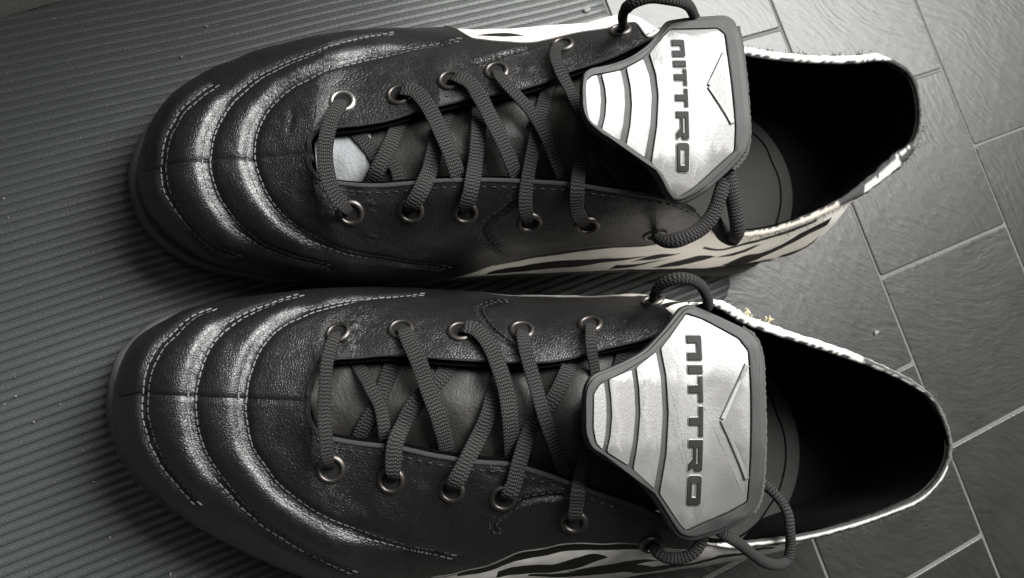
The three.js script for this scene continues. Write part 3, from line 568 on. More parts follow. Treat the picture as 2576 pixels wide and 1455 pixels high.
// ---------------------------------------------------------------- embossed rubber badge on the folded tongue
function makeBadge(shoe, b) {
  const A = at(...b.plane[0]), B = at(...b.plane[1]), Cc = at(...b.plane[2]);
  const n = B.clone().sub(A).cross(Cc.clone().sub(A)).normalize(); if (n.y < 0) n.negate();
  const ex = B.clone().sub(A).normalize(), ey = n.clone().cross(ex).normalize(), len = B.distanceTo(A);
  const pl = new THREE.Plane().setFromNormalAndCoplanarPoint(n, A);
  const to2 = (x, y) => { ray.origin.copy(camera.position); ray.direction.copy(rayDir(x, y)); const q = ray.intersectPlane(pl, new THREE.Vector3()).sub(A); return new THREE.Vector2(q.dot(ex), q.dot(ey)); };
  const mtx = new THREE.Matrix4().makeBasis(ex, ey, n).setPosition(A);
  const holder = new THREE.Group(); holder.name = numbered('tongue_badge'); holder.userData.label = 'grey rubber badge with silver plates and embossed letters coloured dark as shaded recesses'; shoe.add(holder);
  mtx.decompose(holder.position, holder.quaternion, holder.scale);
  const yMid = to2(...b.mid).y;
  const bend = (g) => {                                         // the badge is slightly domed along its length
    const p = g.attributes.position;
    for (let i = 0; i < p.count; i++) { const x = p.getX(i) / len - 0.62; p.setZ(i, p.getZ(i) - b.bend * x * x - b.roll * Math.pow((p.getY(i) - yMid) / 0.035, 2)); }
    p.needsUpdate = true; return g;
  };
  const solid = (shape, depth, z, bev, tess = 0.004, seg = 2) => {
    let g = new THREE.ExtrudeGeometry(shape, { depth: Math.max(depth - bev, 0.00005), bevelEnabled: true, bevelThickness: bev, bevelSize: bev, bevelOffset: -bev, bevelSegments: seg, curveSegments: 8 });
    g.translate(0, 0, z); g.deleteAttribute('normal');
    if (tess) g = new TessellateModifier(tess, 5).modify(g);
    const p = g.attributes.position, uv = []; for (let i = 0; i < p.count; i++) uv.push(p.getX(i), p.getY(i)); g.setAttribute('uv', new THREE.Float32BufferAttribute(uv, 2));
    bend(g); return toCreasedNormals(g, 0.7);
  };
  const roundPoly = (pts, r) => {                               // polygon with rounded corners
    const s = new THREE.Shape(), m = pts.length;
    for (let i = 0; i < m; i++) {
      const p = pts[i], a = pts[(i + m - 1) % m], c = pts[(i + 1) % m], d1 = a.clone().sub(p), d2 = c.clone().sub(p), q = Math.min(r, d1.length() * 0.45, d2.length() * 0.45);
      const s1 = p.clone().addScaledVector(d1.normalize(), q), s2 = p.clone().addScaledVector(d2.normalize(), q);
      i ? s.lineTo(s1.x, s1.y) : s.moveTo(s1.x, s1.y); s.quadraticCurveTo(p.x, p.y, s2.x, s2.y);
    }
    s.closePath(); return s;
  };
  const poly = (px, r) => roundPoly(px.map(([x, y]) => to2(x, y)), r);
  part(holder, 'badge_base', solid(poly(b.outer, 0.0035), 0.0026, -0.0026, 0.0007), M.rubber);
  // raised lip round the plates
  {
    const o = poly(b.lip, 0.003), h = poly(b.inner, 0.0012); o.holes.push(new THREE.Path(h.getPoints(6).reverse()));
    part(holder, 'badge_lip', solid(o, 0.0009, 0, 0.0004, 0.005), M.rubber);
  }
  b.plates.forEach((px) => part(holder, 'badge_plate', solid(poly(px, 0.0007), 0.00075, 0, 0.00035), M.silver));
  const top = 0.00075;
  // raised chevron
  {
    const q = b.chevron.map(([x, y]) => to2(x, y)), w = 0.00085;
    for (const [p0, p1] of [[q[0], q[1]], [q[1], q[2]]]) {
      const dd = p1.clone().sub(p0).normalize(), nn = new THREE.Vector2(-dd.y, dd.x).multiplyScalar(w);
      part(holder, 'chevron_ridge', solid(roundPoly([p0.clone().add(nn), p1.clone().add(nn), p1.clone().sub(nn), p0.clone().sub(nn)], 0.0002), 0.0009, top - 0.0003, 0.0007, 0.004, 4), M.silver);
    }
    part(holder, 'chevron_facet', solid(roundPoly([...b.chevron, ...b.facet].map(([x, y]) => to2(x, y)), 0.0004), 0.0005, top - 0.0001, 0.0004, 0.004, 3), M.silver);
  }
  // letters N I T T R O, read down the badge; dark colour stands for shaded recesses
  const O = b.letters, P = (p, q) => to2(O.x + O.px[0] * p + q, O.y + O.px[1] * p), H = O.h, t = O.t;
  const glyph = {
    N: (w) => [[[0, 0], [0, H - 3], [3, H], [w - 3, H], [w, H - 3], [w, 0], [w - t, 0], [w - t, H - t * 0.62], [t, H - t * 0.62], [t, 0]]],
    I: (w) => [[[0, 0], [0, H], [w, H], [w, 0]]],
    T: (w) => { const a = w / 2 - t / 2, c = w / 2 + t / 2; return [[[0, H], [w, H], [w, H - t * 0.55], [c, H - t * 0.55], [c, 0], [a, 0], [a, H - t * 0.55], [0, H - t * 0.55]]]; },
    R: (w) => [[[0, 0], [0, H], [w - 4, H], [w, H - 4], [w, H * 0.48], [w * 0.88, H * 0.4], [w, 0], [w - t * 0.95, 0], [w * 0.58, H * 0.33], [t, H * 0.33], [t, 0]], [[t, H * 0.56], [t, H - t * 0.58], [w - t, H - t * 0.58], [w - t, H * 0.56]]],
    O: (w) => [[[0, 5], [0, H - 5], [5, H], [w - 5, H], [w, H - 5], [w, 5], [w - 5, 0], [5, 0]], [[t, t * 0.6], [t, H - t * 0.6], [w - t, H - t * 0.6], [w - t, t * 0.6]]],
  };
  for (const [ch, p0, w] of O.list) {
    const loops = glyph[ch](w).map((l) => l.map(([p, q]) => P(p0 + p, q)));
    const sh = roundPoly(loops[0], 0.0004), big = roundPoly(loops[0], 0.0006);
    if (loops[1]) { const hp = roundPoly(loops[1], 0.0003).getPoints(4).reverse(); sh.holes.push(new THREE.Path(hp)); }
    // pressed rim of silver round the dark letter
    let g = new THREE.ExtrudeGeometry(sh, { depth: 0.0001, bevelEnabled: true, bevelThickness: 0.0003, bevelSize: 0.00042, bevelSegments: 3, curveSegments: 5 }); g.translate(0, 0, top - 0.0002); bend(g);
    const lg = solid(sh, 0.0007, top - 0.0002, 0.00022, 0, 3); 
    const L = part(holder, 'letter', lg, M.letter);
    part(L, 'letter_rim', g, M.silver);
  }
  // fabric edge of the folded tongue under the badge
  {
    const e = b.fringe.map(([x, y]) => { const q = to2(x, y), z = -0.0022; const v = V(q.x, q.y, z); const k = v.x / len - 0.62; v.z -= b.bend * k * k + b.roll * Math.pow((v.y - yMid) / 0.035, 2); return v; });
    const c = smooth(e, 140).map((p, i) => p.add(V(0.00025 * noise3(i * 0.35, 1, 2), 0.00025 * noise3(i * 0.35, 5, 2), 0)));
    part(holder, 'fabric_edge', tubeAlong(c, 0.00085, 6, false, 220), M.fabric, 'frayed cut edge of fabric behind the badge');
  }
}
// ---------------------------------------------------------------- zebra prints
function zebraTex(draw, base = '#efebe4') {
  const c = document.createElement('canvas'); c.width = 2048; c.height = 512; const g = c.getContext('2d'); g.fillStyle = base; g.fillRect(0, 0, 2048, 512); g.scale(2, 2);
  g.fillStyle = '#15130f';
  // a tapered streak through points [x, y, half-thickness], x and y in 0..1
  const streak = (pts) => {
    const n = 40, cr = (k, f) => { const q = f * (pts.length - 1), i = Math.min(Math.floor(q), pts.length - 2), u = q - i, P = (j) => pts[clamp(j, 0, pts.length - 1)][k]; const a = P(i - 1), b = P(i), e = P(i + 1), d = P(i + 2); return 0.5 * (2 * b + (e - a) * u + (2 * a - 5 * b + 4 * e - d) * u * u + (3 * b - a - 3 * e + d) * u * u * u); };
    g.beginPath();
    for (let i = 0; i <= n; i++) { const f = i / n; g.lineTo(cr(0, f) * 1024, (cr(1, f) - Math.max(0, cr(2, f))) * 256); }
    for (let i = n; i >= 0; i--) { const f = i / n; g.lineTo(cr(0, f) * 1024, (cr(1, f) + Math.max(0, cr(2, f))) * 256); }
    g.fill();
  };
  draw(streak, g);
  for (let i = 0; i < 90; i++) { g.fillStyle = `rgba(70,60,45,${rr(0.03, 0.14)})`; g.beginPath(); g.ellipse(rnd() * 1024, rnd() * 256, rr(3, 26), rr(1, 5), rr(-0.2, 0.2), 0, 7); g.fill(); }
  const t = new THREE.CanvasTexture(c); t.colorSpace = THREE.SRGBColorSpace; return t;
}
const texSide = (flip) => zebraTex((s) => {
  const X = (x) => flip ? 1 - x : x, S = (p) => s(p.map(([x, y, t]) => [X(x), y, t]));
  S([[0.0, 0.62, 0.02], [0.08, 0.6, 0.05], [0.2, 0.66, 0.035], [0.34, 0.5, 0.0]]);
  S([[0.1, 0.86, 0.01], [0.22, 0.84, 0.05], [0.36, 0.72, 0.06], [0.5, 0.62, 0.02], [0.6, 0.56, 0]]);
  S([[0.28, 0.98, 0.02], [0.42, 0.9, 0.045], [0.58, 0.78, 0.05], [0.74, 0.62, 0.03], [0.9, 0.4, 0]]);
  S([[0.3, 0.4, 0], [0.42, 0.37, 0.035], [0.55, 0.32, 0.04], [0.66, 0.24, 0.03], [0.76, 0.13, 0]]);
  S([[0.52, 0.98, 0], [0.66, 0.95, 0.04], [0.8, 0.84, 0.05], [0.93, 0.66, 0.04], [1, 0.5, 0.03]]);
  S([[0.58, 0.53, 0], [0.72, 0.42, 0.035], [0.84, 0.26, 0.04], [0.94, 0.1, 0.05], [1, 0, 0.05]]);
  S([[0.2, 0.28, 0], [0.3, 0.25, 0.03], [0.4, 0.2, 0.03], [0.5, 0.1, 0]]);
  S([[0.78, 1, 0.01], [0.9, 0.95, 0.03], [1, 0.86, 0.03]]);
  S([[0.0, 0.93, 0.02], [0.1, 0.97, 0.02], [0.3, 1, 0.01]]);
});
const texBack = texSide(false);
const WHITE = [0.78, 0.76, 0.72], TAN = [0.5, 0.46, 0.4], BLK = [0.02, 0.02, 0.02], GRY = [0.11, 0.108, 0.1];
const LENS = (u, c) => c > -0.1 && c < 0.75 && u > 36.9 && u < 38.2 + c * 0.4 ? WHITE : c < -0.3 && u < 36.9 ? WHITE : BLK;      // dark folded edge with a white lens-shaped patch
const EDGED = (u, c) => c > 0.62 || (c < -0.25) ? [0.45, 0.44, 0.41] : [0.05, 0.05, 0.047];                                      // worn grey band between two pale edges
const LINE = (u, c) => c > -0.35 && c < 0.35 ? WHITE : [0.03, 0.03, 0.028];                                                      // a white line along the dark edge
const look = (list) => (u) => {                                // piecewise [u, radius mm, colour]
  let i = 0; while (i + 1 < list.length && u >= list[i + 1][0]) i++;
  const a = list[i], b = list[Math.min(i + 1, list.length - 1)], f = b[0] > a[0] ? clamp((u - a[0]) / (b[0] - a[0]), 0, 1) : 0;
  return [mix(a[1], b[1], f) / 1000, a[2]];
};
const o = 'o';
const upperShoe = {
  name: 'U', throat: 9, turn: -1,
  far: [
    [349, 437, 24, 349, 437, 24], [352, 436, 30, 352, 395, 24], [358, 434, 34, 362, 372, 24], [378, 429, 39, 384, 317, 25], [408, 421, 44.5, 420, 266, 26], [455, 414, 48, 462, 226, 27],
    [519, 405, 50.5, 540, 180, 28], [631, 398, 53, 660, 132, 29], [715, 391, 56.8, 751, 108, 30], [774, 385, 60, 820, 94, 30], [778, 352, 60, 850, 88, 30], [792, 331, 59.9, 880, 82, 30],
    [812, 323, 59.9, 920, 77, 30], [849, 318, 60.6, 960, 74, 30], [911, 312, 62.4, 1010, 73, 30], [980, 299, 64.8, 1060, 74, 30], [1049, 278, 67.2, 1118, 76, 30], [1109, 262, 70, 1165, 79, 30],
    [1187, 243.5, 72.5, 1230, 83, 31], [1255, 232, 75, 1300, 81, 32], [1351, 209, 78, 1380, 83, 34], [1439, 174, 81, 1450, 79.5, 37], [1546, 138, 85, 1550, 63, 42], [1640, 92, 87, 1640, 46, 50],
    [1690, 70, 85, o, 0, -4, 40], [1740, 85, 80, o, 0, -5, 36], [1800, 105, 73, o, 0, -6, 32], [1872, 127, 67, o, 0, -6, 30], [1952, 140, 63.5, o, 0, -6, 28], [2052, 149, 62, o, 0, -6, 28],
    [2152, 149, 63, o, 0, -6, 28], [2214, 145, 64, o, 1, -5, 28], [2282, 179, 66, o, 3, -4, 28], [2304, 213, 67, o, 4, -2, 28], [2315, 262, 68, o, 5, 0, 28], [2316, 308, 68, o, 5, 0, 28],
  ],
  near: [
    [349, 437, 24, 349, 437, 24], [352, 436, 30, 350, 460, 24], [358, 434, 34, 356, 492, 24], [378, 429, 39, 374, 535, 25], [408, 421, 44.5, 405, 575, 26], [455, 414, 48, 450, 613, 26],
    [519, 405, 50.5, 520, 653, 26], [631, 398, 53, 625, 684, 26], [715, 391, 56.8, 720, 700, 26], [774, 385, 60, 800, 710, 26], [776, 415, 60, 830, 714, 26], [797, 446, 59.9, 870, 717, 26],
    [822, 456, 59.9, 910, 718, 26], [853, 462, 60.4, 950, 718, 26], [905, 467, 61.8, 1000, 716, 26], [957, 468, 63.4, 1040, 713, 26], [1037, 462, 66.5, 1100, 707, 26], [1106, 456, 69.5, 1150, 701, 26],
    [1221, 454, 73, 1250, 694, 26], [1312, 457, 76, 1340, 690, 26], [1426, 464, 79.5, 1440, 686, 25], [1490, 473, 81.5, 1510, 684, 24], [1555, 483, 83, 1580, 681, 23], [1632, 494, 84, 1660, 680, 22],
    [1690, 505, 84.5, 1720, 679, 22], [1740, 528, 81, 1770, 677, 22], [1775, 560, 76, 1810, 675, 22], [1800, 584, 69, 1845, 671, 22], [1870, 590, 63, 1902, 662, 24], [1930, 583, 60, 1960, 652, 26],
    [1990, 566, 59, 2020, 637, 30], [2060, 538, 59, 2075, 605, 34], [2130, 503, 60, 2127, 560, 42], [2190, 464, 62, o, 2, 5, 38], [2256, 410, 65, o, 3, 4, 28], [2300, 362, 67, o, 4, 2, 28],
  ],
  streaksFar: [[[1195, 84, 0], [1240, 82, 3], [1285, 82, 3.5], [1320, 83, 0]], [[1395, 88, 0], [1425, 86, 4], [1470, 82, 4], [1500, 75, 1]]],
  streaks: [
    [[1245, 672, 2], [1271, 665, 3], [1350, 648, 5], [1430, 636, 6], [1529, 624, 5], [1619, 620, 4], [1690, 618, 1]],
    [[1225, 695, 3], [1300, 682, 6], [1400, 671, 8], [1470, 667, 8], [1520, 661, 5], [1570, 657, 3], [1630, 651, 0]],
    [[1460, 688, 2], [1540, 678, 5], [1600, 672, 4], [1650, 663, 2], [1690, 656, 0]],
    [[1585, 664, 0], [1620, 656, 3], [1650, 651, 7], [1690, 646, 4], [1716, 641, 0]],
    [[1640, 678, 0], [1690, 669, 6], [1737, 660, 9], [1775, 654, 5], [1802, 650, 0]],
    [[1800, 653, 0], [1850, 643, 5], [1885, 632, 5], [1917, 619, 0]],
    [[1822, 671, 3], [1850, 662, 8], [1890, 657, 9], [1940, 638, 8], [1990, 612, 8], [2040, 586, 7], [2090, 559, 6], [2135, 531, 4], [2175, 503, 2]],
    [[1912, 664, 0], [1960, 652, 3], [2012, 634, 4], [2060, 604, 4], [2098, 572, 4], [2130, 545, 3]],
    [[1771, 628, 2], [1811, 633, 2], [1875, 618, 3], [1966, 593, 3], [2058, 557, 3], [2150, 510, 4]],
  ],
  dentsPx: [[930, 512, 0.9, 0.5], [940, 520, 0.8, -0.5], [932, 592, 0.5, 0.5], [940, 592, 0.5, 0.5], [932, 604, 0.5, 0.6], [942, 604, 0.5, 0.5], [936, 598, 0.6, -0.5], [936, 612, 0.6, -0.5], [736, 290, 0.8, -0.7], [733, 308, 0.9, -0.8], [728, 330, 0.7, -0.8], [820, 640, 2.2, -0.35], [1330, 170, 1.5, 0.5], [1310, 178, 1.2, -0.4], [690, 560, 3, -0.3], [1050, 600, 4, 0.3], [1110, 560, 3, -0.3]],
  seams: [
    [[556, 200], [517, 227], [482, 257], [455, 281], [439, 308], [425, 333], [416, 363], [410, 398], [408, 421], [410, 444], [416, 474], [432, 508], [453, 540], [482, 575], [512, 605], [544, 628], [574, 641], [620, 657]],
    [[1015, 78], [957, 85], [893, 98], [826, 115], [785, 132], [739, 148], [693, 170], [647, 195], [608, 225], [579, 253], [553, 289], [535, 324], [524, 363], [521, 387], [519, 405], [521, 433], [530, 467], [544, 504], [563, 531], [590, 566], [625, 596], [659, 619], [705, 639], [739, 651], [797, 665], [860, 680]],
    [[1187, 97], [1141, 102], [1072, 113], [980, 133], [911, 147], [854, 161], [808, 174], [774, 193], [728, 216], [693, 244], [664, 278], [645, 312], [634, 347], [631, 375], [631, 398], [637, 428], [650, 465], [670, 504], [693, 534], [723, 563], [762, 589], [808, 613], [865, 635], [911, 645], [980, 656], [1049, 667], [1118, 677], [1165, 682]],
  ],
  panels: [[[1302, 500], [1262, 530], [1220, 566], [1214, 580], [1234, 610], [1290, 650]], [[1190, 160], [1230, 150], [1278, 133], [1330, 120]]],
  zebraFar: [[1180, 96], [1269, 104], [1305, 107], [1345, 106], [1383, 97], [1416, 90], [1464, 81], [1553, 64.3], [1600, 54], [1640, 47.3]], tipFar: 25.5, holdFar: 24.4,
  zebraNear: [[1118, 706], [1168, 692], [1271, 658.7], [1348, 640.6], [1426, 628], [1529, 617], [1619, 613.5], [1700, 612], [1760, 602]], tipNear: 44.2,
  edgeEnd: [23.8, 25.2],
  sheet: [1780, 470, 1992, 480],
  welt: [[443, 236], [400, 280], [366, 322], [345, 350], [330, 385], [321, 420], [319.5, 444], [326, 495], [349, 554], [384, 600], [452, 651], [521, 678], [613, 698], [751, 713]], weltU: [4.6, 8.6],
  rim: [24.2, 45.2],
  rimLook: look([[0, 1.2, WHITE], [26, 1.9, WHITE], [31.0, 1.7, WHITE], [31.3, 1.0, BLK], [33.2, 0.9, GRY], [36.0, 1.0, GRY], [36.2, 1.9, LENS], [37.0, 3.0, LENS], [38.0, 2.5, LENS], [38.9, 1.6, BLK], [39.3, 1.5, TAN], [42, 1.2, TAN], [60, 1, TAN]]),
  fray: [[27.5, 27.9, 20], [28.6, 28.9, 14], [29.4, 29.6, 22], [30, 30.3, 24], [27, 31, 50], [35, 37, 50], [38, 43, 110]],
  tongue: [[9, 9, 5, 2], [12, 12, 6, 3], [14, 14, 6, 3.5], [16, 16, 6, 4], [18, 18, 6.5, 4.5], [20, 20, 7, 5], [22, 22, 7, 5], [24, 24, 7, 4]], tongueEnd: [[1858, 95, 92], [1848, 425, 90]],
  sheenFront: [0.55, 2.2],
  eyelets: [[861, 255, 27, 1], [1003, 239, 26], [1131.5, 202, 26], [1248.5, 179, 26], [1415, 112, 24], [1560, 76, 24], [881.5, 536, 27], [1033, 531, 27], [1170.5, 536, 26], [1331.7, 560.7, 27], [1477.4, 568.4, 27], [1647.7, 591.6, 26]],
  laces: [
    { p: [[883, 320, 't'], [912, 352, 't'], [945, 392, 't'], [968, 425, 't']], w: 40 },
    { p: [[985, 405, 't'], [998, 430, 't'], [1006, 468, 't']], w: 34 },
    { p: [[1016, 285, 't'], [1005, 312, 't'], [978, 372, 'u'], [948, 430, 'u'], [922, 476, 't']], w: 42 },
    { p: [[1034, 531, 'e'], [1034, 520, 'o'], [1056, 485, 'o'], [1082, 425, 'u'], [1094, 372, 'u'], [1112, 320, 't'], [1126, 282, 't']], w: 44, e: 1 },
    { p: [[1172, 534, 'e'], [1172, 520, 'o'], [1184, 480, 'o'], [1196, 404, 'u'], [1203, 330, 'u'], [1206, 270, 't'], [1207, 230, 't']], w: 42, e: 1 },
    { p: [[1331, 562, 'e'], [1327, 548, 'o'], [1321, 517, 'o'], [1328, 445, 'u'], [1342, 372, 'u'], [1352, 320, 'u'], [1367, 265, 't'], [1388, 200, 't']], w: 38, e: 1 },
    { p: [[861, 252, 'e'], [856, 262, 63.5], [840, 286, 65.5], [824, 332, 66.5], [817, 384, 66.5], [824, 444, 66.5], [840, 486, 66], [866, 519, 63.5], [881, 537, 'e']], w: 41, e: 3 },
    { p: [[1002, 238, 'e'], [1013, 225, 'o'], [1040, 228, 'o'], [1070, 257, 'o'], [1098, 308, 'o'], [1132, 384, 'o'], [1150, 440, 'u'], [1158, 478, 't']], w: 43, e: 1 },
    { p: [[1131, 202, 'e'], [1148, 193, 'o'], [1180, 206, 'o'], [1205, 240, 'o'], [1232, 292, 'o'], [1268, 364, 'o'], [1292, 425, 'u'], [1310, 470, 't']], w: 43, e: 1 },
    { p: [[1248, 179, 'e'], [1256, 190, 'o'], [1274, 212, 'o'], [1333, 278, 'o'], [1373, 346, 'o'], [1400, 415, 'u'], [1424, 470, 't']], w: 34, e: 1 },
    { p: [[1418, 111, 'e'], [1402, 116, 'o'], [1397, 140, 'o'], [1408, 175, 'o'], [1432, 224, 'o'], [1455, 272, 'u'], [1503, 375, 'u'], [1542, 424, 'u'], [1590, 492, 't']], w: 34, e: 1 },
    { p: [[1477, 569, 'e'], [1464, 554, 'o'], [1452, 527, 'o'], [1452, 476, 'o'], [1459, 411, 'u'], [1464, 360, 'u'], [1466, 300, 'u']], w: 40, e: 1 },
    { p: [[1562, 76, 'e'], [1567, 62, 88], [1569, 32, 95], [1588, 10, 100], [1630, -6, 103], [1693, -1, 104], [1730, 12, 101], [1746, 38, 96], [1756, 62, 91]], w: 33, e: 1, rope: 1 },
    { p: [[1648, 592, 'e'], [1660, 603, 82], [1690, 607, 86], [1725, 597, 88], [1760, 578, 89], [1785, 553, 90], [1800, 525, 91], [1812, 490, 92], [1826, 450, 92]], w: 40, e: 1, rope: 1 },
    { p: [[1830, 425, 93], [1838, 470, 92], [1848, 520, 90], [1855, 565, 88], [1853, 592, 85], [1840, 600, 82], [1822, 590, 81], [1808, 572, 82], [1796, 556, 83]], w: 44, rope: 1 },
  ],
  badge: {
    plane: [[1455, 250, 95], [1880, 230, 100], [1702, 500, 97.5]], bend: -0.01, roll: 0.0035, mid: [1660, 265],
    outer: [[1684, 41], [1739, 32], [1831, 30], [1854, 48], [1864, 92], [1877, 229], [1887, 330], [1877, 385], [1845, 422], [1776, 486], [1730, 507], [1702, 502], [1684, 482], [1657, 436], [1615, 399], [1569, 371], [1510, 349], [1468, 316], [1455, 284], [1455, 229], [1459, 197], [1478, 179], [1533, 165], [1588, 142], [1638, 105], [1668, 66]],
    lip: [[1692, 52], [1739, 45], [1823, 43], [1842, 56], [1850, 92], [1863, 229], [1873, 328], [1866, 378], [1838, 413], [1770, 477], [1728, 498], [1702, 501], [1684, 481], [1657, 435], [1614, 398], [1568, 371], [1509, 349], [1467, 316], [1455, 284], [1455, 229], [1460, 200], [1482, 186], [1537, 171], [1593, 148], [1645, 110], [1677, 72]],
    inner: [[1689, 68], [1807, 68], [1824, 86], [1828, 138], [1837, 220], [1847, 321], [1847, 382], [1748, 473], [1714, 494], [1695, 477], [1668, 435], [1634, 407], [1571, 366], [1503, 338], [1473, 311], [1467, 283], [1465, 235], [1467, 215], [1481, 200], [1556, 182], [1619, 146], [1656, 104]],
    plates: [
      [[1482, 202], [1495, 198.5], [1503, 228], [1505, 262], [1502, 300], [1493, 335], [1470, 312], [1465, 284], [1463, 235], [1466, 216]],
      [[1507, 196], [1558, 182], [1566, 225], [1568, 268], [1564, 315], [1555, 360], [1505, 340], [1515, 300], [1518, 262], [1515, 228]],
      [[1573, 175], [1617, 149], [1632, 195], [1637, 245], [1633, 320], [1620, 398], [1571, 369], [1581, 318], [1585, 268], [1582, 222]],
      [[1634, 135], [1657, 106], [1689, 70], [1806, 70], [1822, 87], [1826, 138], [1835, 220], [1845, 321], [1845, 381], [1747, 472], [1713, 493], [1693, 476], [1666, 436], [1638, 411], [1650, 322], [1654, 243], [1649, 190]],
    ],
    chevron: [[1819, 137], [1780, 220], [1839, 316]], facet: [[1842, 316], [1834, 220], [1825, 137]],
    letters: { x: 1690, y: 99, px: [0.04, 1], h: 32, t: 16.5, list: [['N', 0, 45], ['I', 55, 17], ['T', 77, 42], ['T', 127, 46], ['R', 184, 70], ['O', 262, 72]] },
    fringe: [[1866, 60], [1872, 120], [1879, 200], [1886, 290], [1889, 335], [1882, 385], [1855, 420]],
  },
};
